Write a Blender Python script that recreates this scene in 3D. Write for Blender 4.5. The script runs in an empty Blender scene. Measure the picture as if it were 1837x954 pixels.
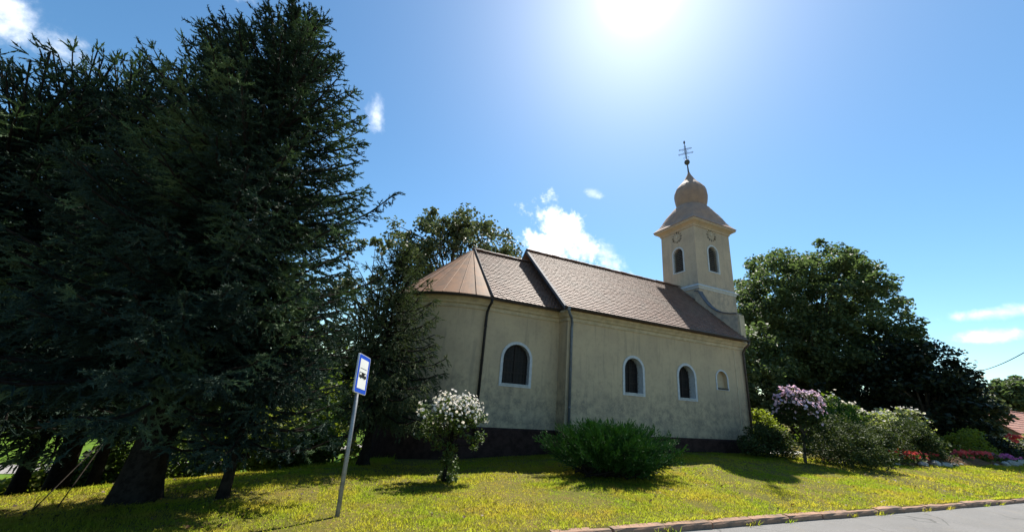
import bpy, math, random
import numpy as np
from mathutils import Vector, Matrix
from mathutils.geometry import tessellate_polygon

random.seed(7)
RNG = np.random.default_rng(7)
SC = bpy.context.scene
COL = SC.collection
PI = math.pi

# ------------------------------------------------------------------ camera
F_PX, W_PX = 653.0, 1837.0
_up = np.array([173.0, -1957.0, 653.0]); _up /= np.linalg.norm(_up)
_n = np.array([1653.0, 363.0, 653.0]); _n -= _up * (_n @ _up); _n /= np.linalg.norm(_n)
_d = np.cross(_up, _n)
ROT = np.array([_n, _d, _up])
CAMZ = 1.9
cam_data = bpy.data.cameras.new('camera')
cam_data.sensor_width = 36.0
cam_data.lens = F_PX / W_PX * 36.0
cam_data.clip_start = 0.05
cam_data.clip_end = 3000.0
cam = bpy.data.objects.new('camera', cam_data)
COL.objects.link(cam)
cx_, cy_, cz_ = ROT[:, 0], -ROT[:, 1], -ROT[:, 2]
cam.matrix_world = Matrix(((cx_[0], cy_[0], cz_[0], 0), (cx_[1], cy_[1], cz_[1], 0),
                           (cx_[2], cy_[2], cz_[2], CAMZ), (0, 0, 0, 1)))
SC.camera = cam

# ------------------------------------------------------------------ light
SUN = np.array([0.40, 0.41, 0.82]); SUN /= np.linalg.norm(SUN)
SUN_EL = math.asin(SUN[2]); SUN_AZ = math.atan2(SUN[0], SUN[1])
SC.view_settings.view_transform = 'Standard'
SC.view_settings.look = 'None'
SC.view_settings.gamma = 1.0
SC.view_settings.exposure = 1.15
SC.cycles.max_bounces = 8
SC.cycles.transmission_bounces = 6
SC.cycles.transparent_max_bounces = 4
sl = bpy.data.lights.new('sun', 'SUN')
sl.energy = 4.9; sl.angle = math.radians(0.53); sl.color = (1.0, 0.94, 0.84)
so = bpy.data.objects.new('sun', sl); COL.objects.link(so)
so.rotation_euler = Vector(-SUN).to_track_quat('-Z', 'Y').to_euler()
so.location = (20, 20, 40)

world = bpy.data.worlds.new('World'); SC.world = world; world.use_nodes = True


class NT:
    """tiny helper to write node graphs"""
    def __init__(self, tree):
        self.t = tree; tree.nodes.clear()

    def n(self, typ, **kw):
        nd = self.t.nodes.new(typ)
        for k, v in kw.items():
            if k.startswith('i_'):
                nd.inputs[k[2:].replace('_', ' ')].default_value = v
            else:
                setattr(nd, k, v)
        return nd

    def put(self, sock, v):
        if isinstance(v, bpy.types.NodeSocket):
            self.t.links.new(v, sock)
        elif v is not None:
            if hasattr(sock.default_value, '__len__') and not hasattr(v, '__len__'):
                v = (v, v, v)
            if sock.type == 'RGBA' and len(v) == 3:
                v = (*v, 1)
            sock.default_value = v

    def m(self, op, a, b=None, c=None, clamp=False):
        nd = self.t.nodes.new('ShaderNodeMath'); nd.operation = op; nd.use_clamp = clamp
        self.put(nd.inputs[0], a)
        if b is not None: self.put(nd.inputs[1], b)
        if c is not None: self.put(nd.inputs[2], c)
        return nd.outputs[0]

    def vm(self, op, a, b=None, out=0):
        nd = self.t.nodes.new('ShaderNodeVectorMath'); nd.operation = op
        self.put(nd.inputs[0], a)
        if b is not None: self.put(nd.inputs[1], b)
        return nd.outputs[out]

    def mix(self, f, a, b, blend='MIX'):
        nd = self.t.nodes.new('ShaderNodeMix'); nd.data_type = 'RGBA'; nd.blend_type = blend
        self.put(nd.inputs[0], f); self.put(nd.inputs[6], a); self.put(nd.inputs[7], b)
        return nd.outputs[2]

    def noise(self, vec, scale, detail=4, rough=0.55, dist=0.0):
        nd = self.t.nodes.new('ShaderNodeTexNoise')
        if vec is not None: self.put(nd.inputs['Vector'], vec)
        nd.inputs['Scale'].default_value = scale
        nd.inputs['Detail'].default_value = detail
        nd.inputs['Roughness'].default_value = rough
        nd.inputs['Distortion'].default_value = dist
        return nd.outputs[0]

    def ramp(self, v, lo, hi, a=0.0, b=1.0, smooth=True):
        nd = self.t.nodes.new('ShaderNodeMapRange')
        nd.interpolation_type = 'SMOOTHSTEP' if smooth else 'LINEAR'
        self.put(nd.inputs[0], v)
        for i, x in enumerate((lo, hi, a, b)): nd.inputs[i + 1].default_value = x
        return nd.outputs[0]


def build_world():
    w = NT(world.node_tree)
    sky = w.n('ShaderNodeTexSky', sky_type='NISHITA', sun_disc=False, sun_elevation=SUN_EL,
              sun_rotation=SUN_AZ, altitude=200.0, air_density=1.0, dust_density=0.25, ozone_density=1.5)
    hsv = w.n('ShaderNodeHueSaturation'); hsv.inputs['Saturation'].default_value = 1.2
    w.put(hsv.inputs['Color'], sky.outputs[0])
    col = w.vm('MULTIPLY', hsv.outputs[0], (0.080 * 0.93, 0.080 * 1.05, 0.080 * 0.98))
    geo = w.n('ShaderNodeTexCoord').outputs['Generated']
    dirv = w.vm('NORMALIZE', geo)
    sep = w.n('ShaderNodeSeparateXYZ'); w.put(sep.inputs[0], dirv)
    az = w.m('MULTIPLY', w.m('ARCTAN2', sep.outputs[0], sep.outputs[1]), 180 / PI)
    el = w.m('MULTIPLY', w.m('ARCSINE', sep.outputs[2]), 180 / PI)
    n1 = w.noise(dirv, 13.0, 9, 0.62, 0.3)
    n2 = w.noise(dirv, 60.0, 5, 0.6)
    nz = w.m('ADD', w.m('MULTIPLY', w.m('SUBTRACT', n1, 0.5), 2.6), w.m('MULTIPLY', w.m('SUBTRACT', n2, 0.5), 0.7))
    dens = None
    clouds = [(31.5, 24.0, 9.5, 3.4, -38, 1.0), (27.5, 21.4, 5.5, 2.7, -12, 1.0), (37.5, 20.5, 5.0, 2.4, -40, 0.9),
              (-39.5, 27.6, 6.0, 2.7, -8, 0.62), (-3.9, 36.4, 1.7, 2.6, 20, 0.62), (35.5, 29.9, 2.0, 0.8, -15, 0.6),
              (77.5, 10.5, 5.5, 0.75, 2, 0.75), (75.8, 8.5, 3.2, 0.8, 5, 0.85), (-25.5, 41.2, 2.5, 1.3, 0, 0.8),
              (95.0, 16.0, 9.0, 3.0, 5, 0.8), (-60.0, 22.0, 8.0, 3.5, 10, 0.8)]
    for a0, e0, a, b, rot, op in clouds:
        c, s = math.cos(math.radians(rot)), math.sin(math.radians(rot))
        da, de = w.m('SUBTRACT', az, a0), w.m('SUBTRACT', el, e0)
        u = w.m('DIVIDE', w.m('ADD', w.m('MULTIPLY', da, c), w.m('MULTIPLY', de, s)), a)
        v = w.m('DIVIDE', w.m('SUBTRACT', w.m('MULTIPLY', de, c), w.m('MULTIPLY', da, s)), b)
        r2 = w.m('SQRT', w.m('ADD', w.m('MULTIPLY', u, u), w.m('MULTIPLY', v, v)))
        q = w.m('ADD', w.m('SUBTRACT', 1.0, r2), nz)
        q = w.m('MULTIPLY', w.ramp(q, -0.02, 0.65 if op > 0.9 else 1.25), op)
        dens = q if dens is None else w.m('MAXIMUM', dens, q)
    shade = w.ramp(w.noise(w.vm('ADD', dirv, (0.03, 0.02, -0.02)), 22.0, 6, 0.6), 0.38, 0.66)
    ccol = w.mix(shade, (0.50, 0.56, 0.66), (0.98, 0.97, 0.95))
    col = w.mix(dens, col, ccol)
    # the bright aureole of haze round the sun
    dt = w.vm('DOT_PRODUCT', dirv, tuple(SUN), out=1)
    th = w.m('MULTIPLY', w.m('ARCCOSINE', w.m('MINIMUM', dt, 1.0)), 180 / PI)
    core = w.m('MULTIPLY', w.m('EXPONENT', w.m('MULTIPLY', w.m('POWER', w.m('DIVIDE', th, 2.4), 2.0), -1.0)), 3.0)
    halo = w.m('MULTIPLY', w.m('EXPONENT', w.m('DIVIDE', th, -12.0)), 0.27)
    au = w.vm('SCALE', (1.0, 0.92, 0.95)); w.put(au.node.inputs['Scale'], w.m('ADD', core, halo))
    col = w.vm('ADD', col, au)
    bg = w.n('ShaderNodeBackground'); w.put(bg.inputs[0], col); bg.inputs[1].default_value = 1.0
    out = w.n('ShaderNodeOutputWorld'); w.t.links.new(bg.outputs[0], out.inputs[0])


build_world()

# ------------------------------------------------------------------ helpers


def tag(o, label=None, cat=None, group=None, kind=None):
    if label: o['label'] = label
    if cat: o['category'] = cat
    if group: o['group'] = group
    if kind: o['kind'] = kind
    return o


def empty(name, loc, label=None, cat=None, group=None, kind=None):
    o = bpy.data.objects.new(name, None); COL.objects.link(o)
    o.location = loc; o.empty_display_size = 0.2
    return tag(o, label, cat, group, kind)


def origin_of(p):
    v = np.zeros(3)
    while p is not None:
        v = v + np.array(p.location); p = p.parent
    return v


def link(name, me, mat, parent=None):
    o = bpy.data.objects.new(name, me); COL.objects.link(o)
    if mat is not None and not me.materials: me.materials.append(mat)
    if parent is not None: o.parent = parent
    return o


def poly(name, V, Fc, mat, parent=None, smooth=False):
    """vertices in world coordinates; any polygons"""
    V = np.asarray(V, float) - origin_of(parent)
    me = bpy.data.meshes.new(name); me.from_pydata(V.tolist(), [], [tuple(int(i) for i in f) for f in Fc]); me.update()
    if smooth: me.polygons.foreach_set('use_smooth', [True] * len(me.polygons))
    return link(name, me, mat, parent)


def tris(name, V, T, mat, parent=None, smooth=False):
    V = np.asarray(V, np.float32) - origin_of(parent).astype(np.float32)
    T = np.asarray(T, np.int32)
    me = bpy.data.meshes.new(name)
    me.vertices.add(len(V)); me.vertices.foreach_set('co', V.ravel())
    me.loops.add(T.size); me.loops.foreach_set('vertex_index', T.ravel())
    me.polygons.add(len(T)); me.polygons.foreach_set('loop_start', np.arange(0, T.size, 3, dtype=np.int32))
    if smooth: me.polygons.foreach_set('use_smooth', np.ones(len(T), bool))
    me.update(calc_edges=True)
    return link(name, me, mat, parent)


class MB:
    """collects shapes into one mesh"""
    def __init__(self): self.V = []; self.F = []

    def add(self, V, Fc):
        b = len(self.V); self.V += [tuple(map(float, v)) for v in V]
        self.F += [tuple(b + int(i) for i in f) for f in Fc]; return self

    def box(self, x0, x1, y0, y1, z0, z1):
        V = [(x, y, z) for z in (z0, z1) for y in (y0, y1) for x in (x0, x1)]
        return self.add(V, [(0, 2, 3, 1), (4, 5, 7, 6), (0, 1, 5, 4), (2, 6, 7, 3), (0, 4, 6, 2), (1, 3, 7, 5)])

    def obox(self, c, ax, ay, az):
        c, ax, ay, az = map(np.asarray, (c, ax, ay, az))
        V = [c + sx * ax + sy * ay + sz * az for sz in (-1, 1) for sy in (-1, 1) for sx in (-1, 1)]
        return self.add(V, [(0, 2, 3, 1), (4, 5, 7, 6), (0, 1, 5, 4), (2, 6, 7, 3), (0, 4, 6, 2), (1, 3, 7, 5)])

    def tube(self, P, R, n=8, cap=True):
        P = [np.asarray(p, float) for p in P]
        if not hasattr(R, '__len__'): R = [R] * len(P)
        V = []; ref = None
        for i, p in enumerate(P):
            t = P[min(i + 1, len(P) - 1)] - P[max(i - 1, 0)]; t = t / (np.linalg.norm(t) + 1e-9)
            if ref is None:
                ref = np.array([0, 0, 1.0]) if abs(t[2]) < 0.9 else np.array([1.0, 0, 0])
            u = ref - t * (ref @ t); u /= np.linalg.norm(u) + 1e-9; v = np.cross(t, u); ref = u
            for k in range(n):
                a = 2 * PI * k / n; V.append(p + R[i] * (math.cos(a) * u + math.sin(a) * v))
        Fc = [(i * n + k, i * n + (k + 1) % n, (i + 1) * n + (k + 1) % n, (i + 1) * n + k) for i in range(len(P) - 1) for k in range(n)]
        if cap: Fc += [tuple(range(n - 1, -1, -1)), tuple(range((len(P) - 1) * n, len(P) * n))]
        return self.add(V, Fc)

    def extrude(self, P2, to3, d0, d1):
        """closed 2-D outline P2, to3(u,v,d) -> xyz, between depths d0 and d1"""
        n = len(P2)
        V = [to3(u, v, d0) for u, v in P2] + [to3(u, v, d1) for u, v in P2]
        T = tessellate_polygon([[Vector((u, v, 0)) for u, v in P2]])
        Fc = [tuple(t) for t in T] + [tuple(n + i for i in reversed(t)) for t in T]
        Fc += [(i, (i + 1) % n, n + (i + 1) % n, n + i) for i in range(n)]
        return self.add(V, Fc)

    def sweep(self, prof, path, closed_prof=True, out=-1):
        """profile [(outward, z)] along a horizontal path with mitres; out=+1: left of travel is outward"""
        P = [np.asarray(p, float) for p in path]; m = len(prof); V = []
        for i, p in enumerate(P):
            d0 = P[i] - P[i - 1] if i else P[1] - P[0]
            d1 = P[i + 1] - P[i] if i < len(P) - 1 else d0
            d0 = d0 / np.linalg.norm(d0); d1 = d1 / np.linalg.norm(d1)
            n0 = np.array([-d0[1], d0[0]]) * out; n1 = np.array([-d1[1], d1[0]]) * out
            nn = n0 + n1; nn = nn / max(1e-6, (nn @ n0))
            for o, z in prof: V.append((p[0] + nn[0] * o, p[1] + nn[1] * o, z))
        Fc = []
        for i in range(len(P) - 1):
            for k in range(m if closed_prof else m - 1):
                k2 = (k + 1) % m
                Fc.append((i * m + k, i * m + k2, (i + 1) * m + k2, (i + 1) * m + k))
        if closed_prof: Fc += [tuple(range(m - 1, -1, -1)), tuple(range((len(P) - 1) * m, len(P) * m))]
        return self.add(V, Fc)

    def lathe(self, prof, c, n=16, sx=1.0, sy=1.0, phase=0.0):
        V = []; m = len(prof)
        for r, z in prof:
            for k in range(n):
                a = phase + 2 * PI * k / n; V.append((c[0] + sx * r * math.cos(a), c[1] + sy * r * math.sin(a), z))
        Fc = [(i * n + k, i * n + (k + 1) % n, (i + 1) * n + (k + 1) % n, (i + 1) * n + k) for i in range(m - 1) for k in range(n)]
        Fc += [tuple(range(n - 1, -1, -1)), tuple(range((m - 1) * n, m * n))]
        return self.add(V, Fc)

    def build(self, name, mat, parent=None, smooth=False):
        return poly(name, self.V, self.F, mat, parent, smooth)


def mat_new(name):
    m = bpy.data.materials.new(name); m.use_nodes = True
    w = NT(m.node_tree)
    out = w.n('ShaderNodeOutputMaterial')
    return m, w, out


def principled(w, out, color, rough=0.8, bump=None, bstr=0.3, bdist=0.02, metal=0.0, spec=0.3):
    p = w.n('ShaderNodeBsdfPrincipled')
    w.put(p.inputs['Base Color'], color); w.put(p.inputs['Roughness'], rough)
    p.inputs['Metallic'].default_value = metal; p.inputs['Specular IOR Level'].default_value = spec
    if bump is not None:
        b = w.n('ShaderNodeBump'); b.inputs['Strength'].default_value = bstr; b.inputs['Distance'].default_value = bdist
        w.put(b.inputs['Height'], bump); w.t.links.new(b.outputs[0], p.inputs['Normal'])
    w.t.links.new(p.outputs[0], out.inputs[0])
    return p


def pos(w): return w.n('ShaderNodeNewGeometry').outputs['Position']
def island(w): return w.n('ShaderNodeNewGeometry').outputs['Random Per Island']


def simple(name, c, rough=0.7, metal=0.0, var=0.25, scale=6.0, spec=0.3, bstr=0.15, c2=None):
    m, w, out = mat_new(name)
    nz = w.noise(pos(w), scale, 6, 0.6)
    b = c2 if c2 else tuple(x * (1 - var) for x in c)
    col = w.mix(w.ramp(nz, 0.35, 0.68), c, b)
    principled(w, out, col, rough, nz, bstr, 0.01, metal, spec)
    return m


def leaf_mat(name, c1, c2, trans=0.4, rough=0.55, tcol=None, spec=0.25, lit_col=None):
    m, w, out = mat_new(name)
    r = island(w)
    nz = w.noise(pos(w), 1.3, 3, 0.5)
    f = w.m('ADD', w.m('MULTIPLY', r, 0.6), w.m('MULTIPLY', w.m('SUBTRACT', nz, 0.3), 0.9), clamp=True)
    col = w.mix(f, c1, c2)
    if lit_col: col = w.mix(w.m('MULTIPLY', w.ramp(w.noise(pos(w), 0.8, 3, 0.5), 0.52, 0.64), 0.9), col, lit_col)  # paler noise clusters: light on the sprays painted into the needle colour
    p = w.n('ShaderNodeBsdfPrincipled'); w.put(p.inputs['Base Color'], col)
    p.inputs['Roughness'].default_value = rough; p.inputs['Specular IOR Level'].default_value = spec
    t = w.n('ShaderNodeBsdfTranslucent')
    w.put(t.inputs[0], w.mix(1.0, col, tcol or (1.25, 1.35, 0.55), 'MULTIPLY'))
    s = w.n('ShaderNodeMixShader'); s.inputs[0].default_value = trans
    w.t.links.new(p.outputs[0], s.inputs[1]); w.t.links.new(t.outputs[0], s.inputs[2])
    w.t.links.new(s.outputs[0], out.inputs[0])
    return m


def plaster_mat(name, light, dark, stain, z_stain):
    m, w, out = mat_new(name)
    P = pos(w)
    sep = w.n('ShaderNodeSeparateXYZ'); w.put(sep.inputs[0], P)
    a = w.noise(P, 0.9, 6, 0.6); b = w.noise(P, 7.0, 6, 0.65); c = w.noise(P, 45.0, 3, 0.6)
    st = w.n('ShaderNodeCombineXYZ')
    w.put(st.inputs[0], w.m('MULTIPLY', sep.outputs[0], 3.2)); w.put(st.inputs[1], w.m('MULTIPLY', sep.outputs[1], 3.2))
    w.put(st.inputs[2], w.m('MULTIPLY', sep.outputs[2], 0.28))
    streak = w.noise(st.outputs[0], 1.6, 5, 0.6)
    col = w.mix(w.ramp(a, 0.34, 0.7), light, dark)
    col = w.mix(w.m('MULTIPLY', w.ramp(b, 0.48, 0.72), 0.35), col, tuple(x * 0.72 for x in dark))
    col = w.mix(w.m('MULTIPLY', w.ramp(streak, 0.50, 0.72), 0.40), col, stain)
    # damp, dirty zone with a ragged upper edge
    low = w.ramp(w.m('ADD', sep.outputs[2], w.m('MULTIPLY', w.m('SUBTRACT', w.noise(P, 1.7, 6, 0.65), 0.5), 2.6)), z_stain[0], z_stain[1], 1.0, 0.0)
    blot = w.ramp(w.noise(P, 3.1, 7, 0.7), 0.40, 0.62)
    col = w.mix(w.m('MULTIPLY', w.m('MULTIPLY', low, w.m('MULTIPLY', blot, w.ramp(w.noise(P, 14.0, 6, 0.7), 0.28, 0.55))), 0.85), col, stain)
    h = w.m('ADD', w.m('MULTIPLY', c, 0.5), w.m('MULTIPLY', b, 0.7))
    principled(w, out, col, 0.92, h, 0.45, 0.012, 0, 0.15)
    return m


M = {}
M['plaster'] = plaster_mat('plaster', (0.53, 0.405, 0.265), (0.45, 0.345, 0.235), (0.23, 0.19, 0.145), (1.2, 2.9))
M['tower_plaster'] = plaster_mat('tower_plaster', (0.54, 0.41, 0.30), (0.45, 0.345, 0.26), (0.27, 0.235, 0.20), (8.0, 9.0))
M['cornice'] = simple('cornice_render', (0.54, 0.435, 0.30), 0.9, var=0.25, scale=4)
M['trim'] = simple('grey_white_trim', (0.56, 0.56, 0.575), 0.85, var=0.18, scale=9)
M['plinth'] = simple('dark_plinth', (0.055, 0.031, 0.026), 0.95, var=0.5, scale=5, spec=0.1)
M['glass'] = simple('dark_glass', (0.010, 0.009, 0.011), 0.45, var=0.3, scale=3, spec=0.22, bstr=0.05)
M['bars'] = simple('window_bars', (0.040, 0.030, 0.028), 0.7, var=0.3, scale=20)
M['sillgrey'] = simple('sill_grey', (0.5, 0.5, 0.5), 0.8)
M['copper'] = simple('brown_copper', (0.27, 0.125, 0.055), 0.72, metal=0.0, scale=2.4, c2=(0.16, 0.085, 0.045), spec=0.35)
M['dome'] = simple('dome_copper', (0.36, 0.225, 0.16), 0.7, metal=0.0, scale=3.0, c2=(0.28, 0.18, 0.14), spec=0.35)
M['flash'] = simple('dark_flashing', (0.03, 0.026, 0.026), 0.6, metal=0.3)
M['gable_shade'] = simple('dark_gable_shade', (0.045, 0.048, 0.058), 0.6, metal=0.2)
M['verge'] = simple('grey_verge_metal', (0.13, 0.13, 0.145), 0.75, metal=0.4)
M['gutter'] = simple('gutter_metal', (0.05, 0.04, 0.038), 0.5, metal=0.4)
M['pipe_grey'] = simple('pipe_grey_metal', (0.17, 0.19, 0.23), 0.5, metal=0.4)
M['pipe_brown'] = simple('pipe_brown_metal', (0.09, 0.065, 0.055), 0.6, metal=0.2)
M['iron'] = simple('wrought_iron', (0.10, 0.10, 0.10), 0.6, metal=0.4)
M['clock'] = simple('clock_marks', (0.13, 0.115, 0.09), 0.8)
M['clockhand'] = simple('clock_hands', (0.62, 0.57, 0.45), 0.6)
M['louvre'] = simple('louvre_wood', (0.15, 0.13, 0.12), 0.85, var=0.35, scale=12)
M['lichen_white'] = simple('pale_render', (0.60, 0.60, 0.58), 0.9, scale=3, c2=(0.42, 0.40, 0.36))
M['bark'] = simple('bark', (0.024, 0.019, 0.015), 0.95, var=0.6, scale=14, bstr=0.9, spec=0.1)
M['bark_grey'] = simple('bark_grey', (0.11, 0.095, 0.075), 0.95, var=0.5, scale=12, bstr=0.9, spec=0.1)
M['galv'] = simple('galvanised_post', (0.30, 0.31, 0.32), 0.5, metal=0.5, var=0.3, scale=15)
M['signback'] = simple('sign_metal', (0.52, 0.55, 0.60), 0.5, metal=0.2, var=0.1)
M['signblue'] = simple('sign_blue', (0.012, 0.075, 0.52), 0.4, var=0.06)
M['signwhite'] = simple('sign_white', (0.80, 0.79, 0.74), 0.45, var=0.05)
M['signblack'] = simple('sign_black', (0.012, 0.012, 0.012), 0.5, var=0.1)
M['asphalt'] = None
M['lane'] = simple('gravel_lane', (0.24, 0.225, 0.215), 0.95, var=0.3, scale=3)
M['field'] = simple('field_grass', (0.085, 0.15, 0.020), 0.95, var=0.35, scale=1.5, spec=0.05)
M['stone'] = simple('rock_stone', (0.36, 0.34, 0.31), 0.9, var=0.45, scale=5, bstr=0.8)
M['soil'] = simple('garden_soil', (0.13, 0.075, 0.042), 1.0, var=0.5, scale=9, bstr=0.9, spec=0.05)
M['concrete'] = simple('pale_concrete', (0.40, 0.39, 0.37), 0.9, var=0.25, scale=5)
M['wood'] = simple('weathered_wood', (0.14, 0.105, 0.075), 0.9, var=0.4, scale=10)
M['white_wall'] = simple('white_wall', (0.70, 0.68, 0.63), 0.9, var=0.15)
M['cable'] = simple('black_cable', (0.03, 0.03, 0.03), 0.6)


def tile_mat(name, cols):
    m, w, out = mat_new(name)
    r = island(w); P = pos(w)
    col = w.mix(w.ramp(r, 0.0, 0.5, smooth=False), cols[0], cols[1])
    col = w.mix(w.ramp(r, 0.55, 1.0, smooth=False), col, cols[2])
    a = w.noise(P, 0.7, 5, 0.6); b = w.noise(P, 18, 4, 0.6)
    col = w.mix(w.m('MULTIPLY', w.ramp(a, 0.42, 0.68), 0.5), col, cols[3])
    col = w.mix(w.m('MULTIPLY', w.ramp(b, 0.5, 0.7), 0.35), col, tuple(x * 0.5 for x in cols[1]))
    principled(w, out, col, 0.68, b, 0.4, 0.004, 0, 0.4)
    return m


M['tile'] = tile_mat('roof_tile_clay', [(0.185, 0.095, 0.068), (0.235, 0.135, 0.10), (0.14, 0.08, 0.062), (0.16, 0.12, 0.095)])
M['tile_red'] = tile_mat('red_roof_tile', [(0.36, 0.15, 0.10), (0.45, 0.22, 0.15), (0.28, 0.12, 0.09), (0.33, 0.20, 0.15)])


def ground_mats():
    m, w, out = mat_new('lawn_soil')
    P = pos(w)
    a = w.noise(P, 0.45, 6, 0.6); b = w.noise(P, 2.3, 6, 0.65); c = w.noise(P, 40.0, 4, 0.7)
    col = w.mix(w.ramp(a, 0.36, 0.66), (0.11, 0.105, 0.02), (0.17, 0.13, 0.03))
    col = w.mix(w.m('MULTIPLY', w.ramp(b, 0.5, 0.72), 0.7), col, (0.20, 0.12, 0.045))
    col = w.mix(w.ramp(c, 0.35, 0.7), col, (0.06, 0.065, 0.015))
    principled(w, out, col, 0.95, c, 0.8, 0.03, 0, 0.1)
    M['lawn'] = m
    m, w, out = mat_new('grass_blades')
    P = pos(w)
    r = island(w); a = w.noise(P, 0.5, 6, 0.6); b = w.noise(P, 1.7, 6, 0.65)
    col = w.mix(w.ramp(a, 0.36, 0.64), (0.165, 0.225, 0.026), (0.270, 0.252, 0.041))
    col = w.mix(w.ramp(b, 0.45, 0.70, 0.0, 0.6), col, (0.31, 0.19, 0.075))
    col = w.mix(w.ramp(r, 0.55, 1.0, 0.0, 0.3), col, (0.15, 0.21, 0.015))
    d = w.n('ShaderNodeBsdfDiffuse'); w.put(d.inputs[0], col)
    t = w.n('ShaderNodeBsdfTranslucent'); w.put(t.inputs[0], w.mix(1.0, col, (1.75, 1.75, 0.9), 'MULTIPLY'))
    s = w.n('ShaderNodeMixShader'); s.inputs[0].default_value = 0.68
    w.t.links.new(d.outputs[0], s.inputs[1]); w.t.links.new(t.outputs[0], s.inputs[2]); w.t.links.new(s.outputs[0], out.inputs[0])
    M['grass'] = m
    m, w, out = mat_new('asphalt')
    P = pos(w)
    a = w.noise(P, 0.8, 5, 0.6); c = w.noise(P, 90.0, 3, 0.7)
    col = w.mix(w.ramp(a, 0.35, 0.7), (0.135, 0.132, 0.128), (0.105, 0.103, 0.10))
    col = w.mix(w.ramp(c, 0.45, 0.7), col, (0.20, 0.195, 0.19))
    vo = w.n('ShaderNodeTexVoronoi', feature='DISTANCE_TO_EDGE'); vo.inputs['Scale'].default_value = 0.55
    w.put(vo.inputs['Vector'], w.vm('ADD', P, w.vm('SCALE', w.t.nodes.new('ShaderNodeTexNoise').outputs[1])))
    crack = w.m('MULTIPLY', w.ramp(vo.outputs['Distance'], 0.004, 0.018, 1.0, 0.0), w.ramp(w.noise(P, 0.35, 3, 0.5), 0.48, 0.6))
    col = w.mix(w.m('MULTIPLY', crack, 0.7), col, (0.05, 0.05, 0.048))
    col = w.mix(w.m('MULTIPLY', w.ramp(w.noise(P, 1.9, 7, 0.7), 0.54, 0.66), 0.4), col, (0.17, 0.15, 0.12))
    principled(w, out, col, 0.85, c, 0.7, 0.01, 0, 0.3)
    M['asphalt'] = m
    m, w, out = mat_new('kerb_concrete')
    P = pos(w)
    a = w.noise(P, 2.0, 6, 0.65); c = w.noise(P, 25.0, 5, 0.7)
    rnd = w.n('ShaderNodeObjectInfo').outputs['Random']
    col = w.mix(rnd, (0.33, 0.20, 0.135), (0.26, 0.165, 0.115))
    col = w.mix(w.ramp(a, 0.45, 0.68), col, (0.15, 0.115, 0.09))
    col = w.mix(w.m('MULTIPLY', w.ramp(c, 0.52, 0.7), 0.6), col, (0.10, 0.085, 0.06))
    principled(w, out, col, 0.92, c, 0.7, 0.01, 0, 0.2)
    M['kerb'] = m


ground_mats()

# foliage materials
M['spruce'] = leaf_mat('spruce_needles', (0.011, 0.023, 0.020), (0.040, 0.066, 0.046), 0.12, 0.65, (1.1, 1.3, 0.7), 0.08, (0.105, 0.155, 0.075))
M['spruce_light'] = leaf_mat('light_spruce_needles', (0.036, 0.052, 0.028), (0.10, 0.125, 0.055), 0.22, 0.65, (1.1, 1.2, 0.7), 0.1)
M['litter'] = leaf_mat('dry_leaves', (0.05, 0.03, 0.016), (0.15, 0.085, 0.04), 0.2)
M['walnut'] = leaf_mat('walnut_leaves', (0.068, 0.098, 0.048), (0.12, 0.152, 0.070), 0.44, tcol=(1.0, 1.15, 0.65), spec=0.3)
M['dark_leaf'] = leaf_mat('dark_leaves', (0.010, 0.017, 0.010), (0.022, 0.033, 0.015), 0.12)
M['airy_leaf'] = leaf_mat('airy_leaves', (0.055, 0.072, 0.036), (0.10, 0.115, 0.058), 0.33, tcol=(1.0, 1.1, 0.75), spec=0.4)
M['bush_leaf'] = leaf_mat('bush_leaves', (0.050, 0.085, 0.020), (0.11, 0.15, 0.030), 0.45)
M['yellow_leaf'] = leaf_mat('yellow_green_leaves', (0.12, 0.16, 0.022), (0.20, 0.22, 0.035), 0.5)
M['cotoneaster'] = leaf_mat('cotoneaster_leaves', (0.028, 0.044, 0.018), (0.070, 0.090, 0.032), 0.22, 0.6, spec=0.08)
M['hib_leaf'] = leaf_mat('hibiscus_leaves', (0.045, 0.075, 0.022), (0.09, 0.125, 0.035), 0.3)
M['juniper'] = leaf_mat('juniper_needles', (0.015, 0.050, 0.010), (0.044, 0.112, 0.018), 0.10, 0.5, (1.0, 1.25, 0.5))
M['white_petal'] = leaf_mat('white_petals', (0.80, 0.76, 0.70), (0.74, 0.66, 0.58), 0.35, 0.6, (1, 1, 0.95))
M['pink_petal'] = leaf_mat('pink_petals', (0.70, 0.42, 0.55), (0.82, 0.72, 0.76), 0.35, 0.6, (1, 0.9, 1))
M['red_petal'] = leaf_mat('red_petals', (0.62, 0.05, 0.06), (0.70, 0.14, 0.12), 0.35, 0.6, (1, 0.8, 0.8))
M['magenta_petal'] = leaf_mat('magenta_petals', (0.55, 0.10, 0.35), (0.62, 0.22, 0.45), 0.35, 0.6, (1, 0.8, 1))
M['pale_leaf'] = leaf_mat('pale_variegated_leaves', (0.16, 0.19, 0.07), (0.36, 0.38, 0.22), 0.4)

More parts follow.
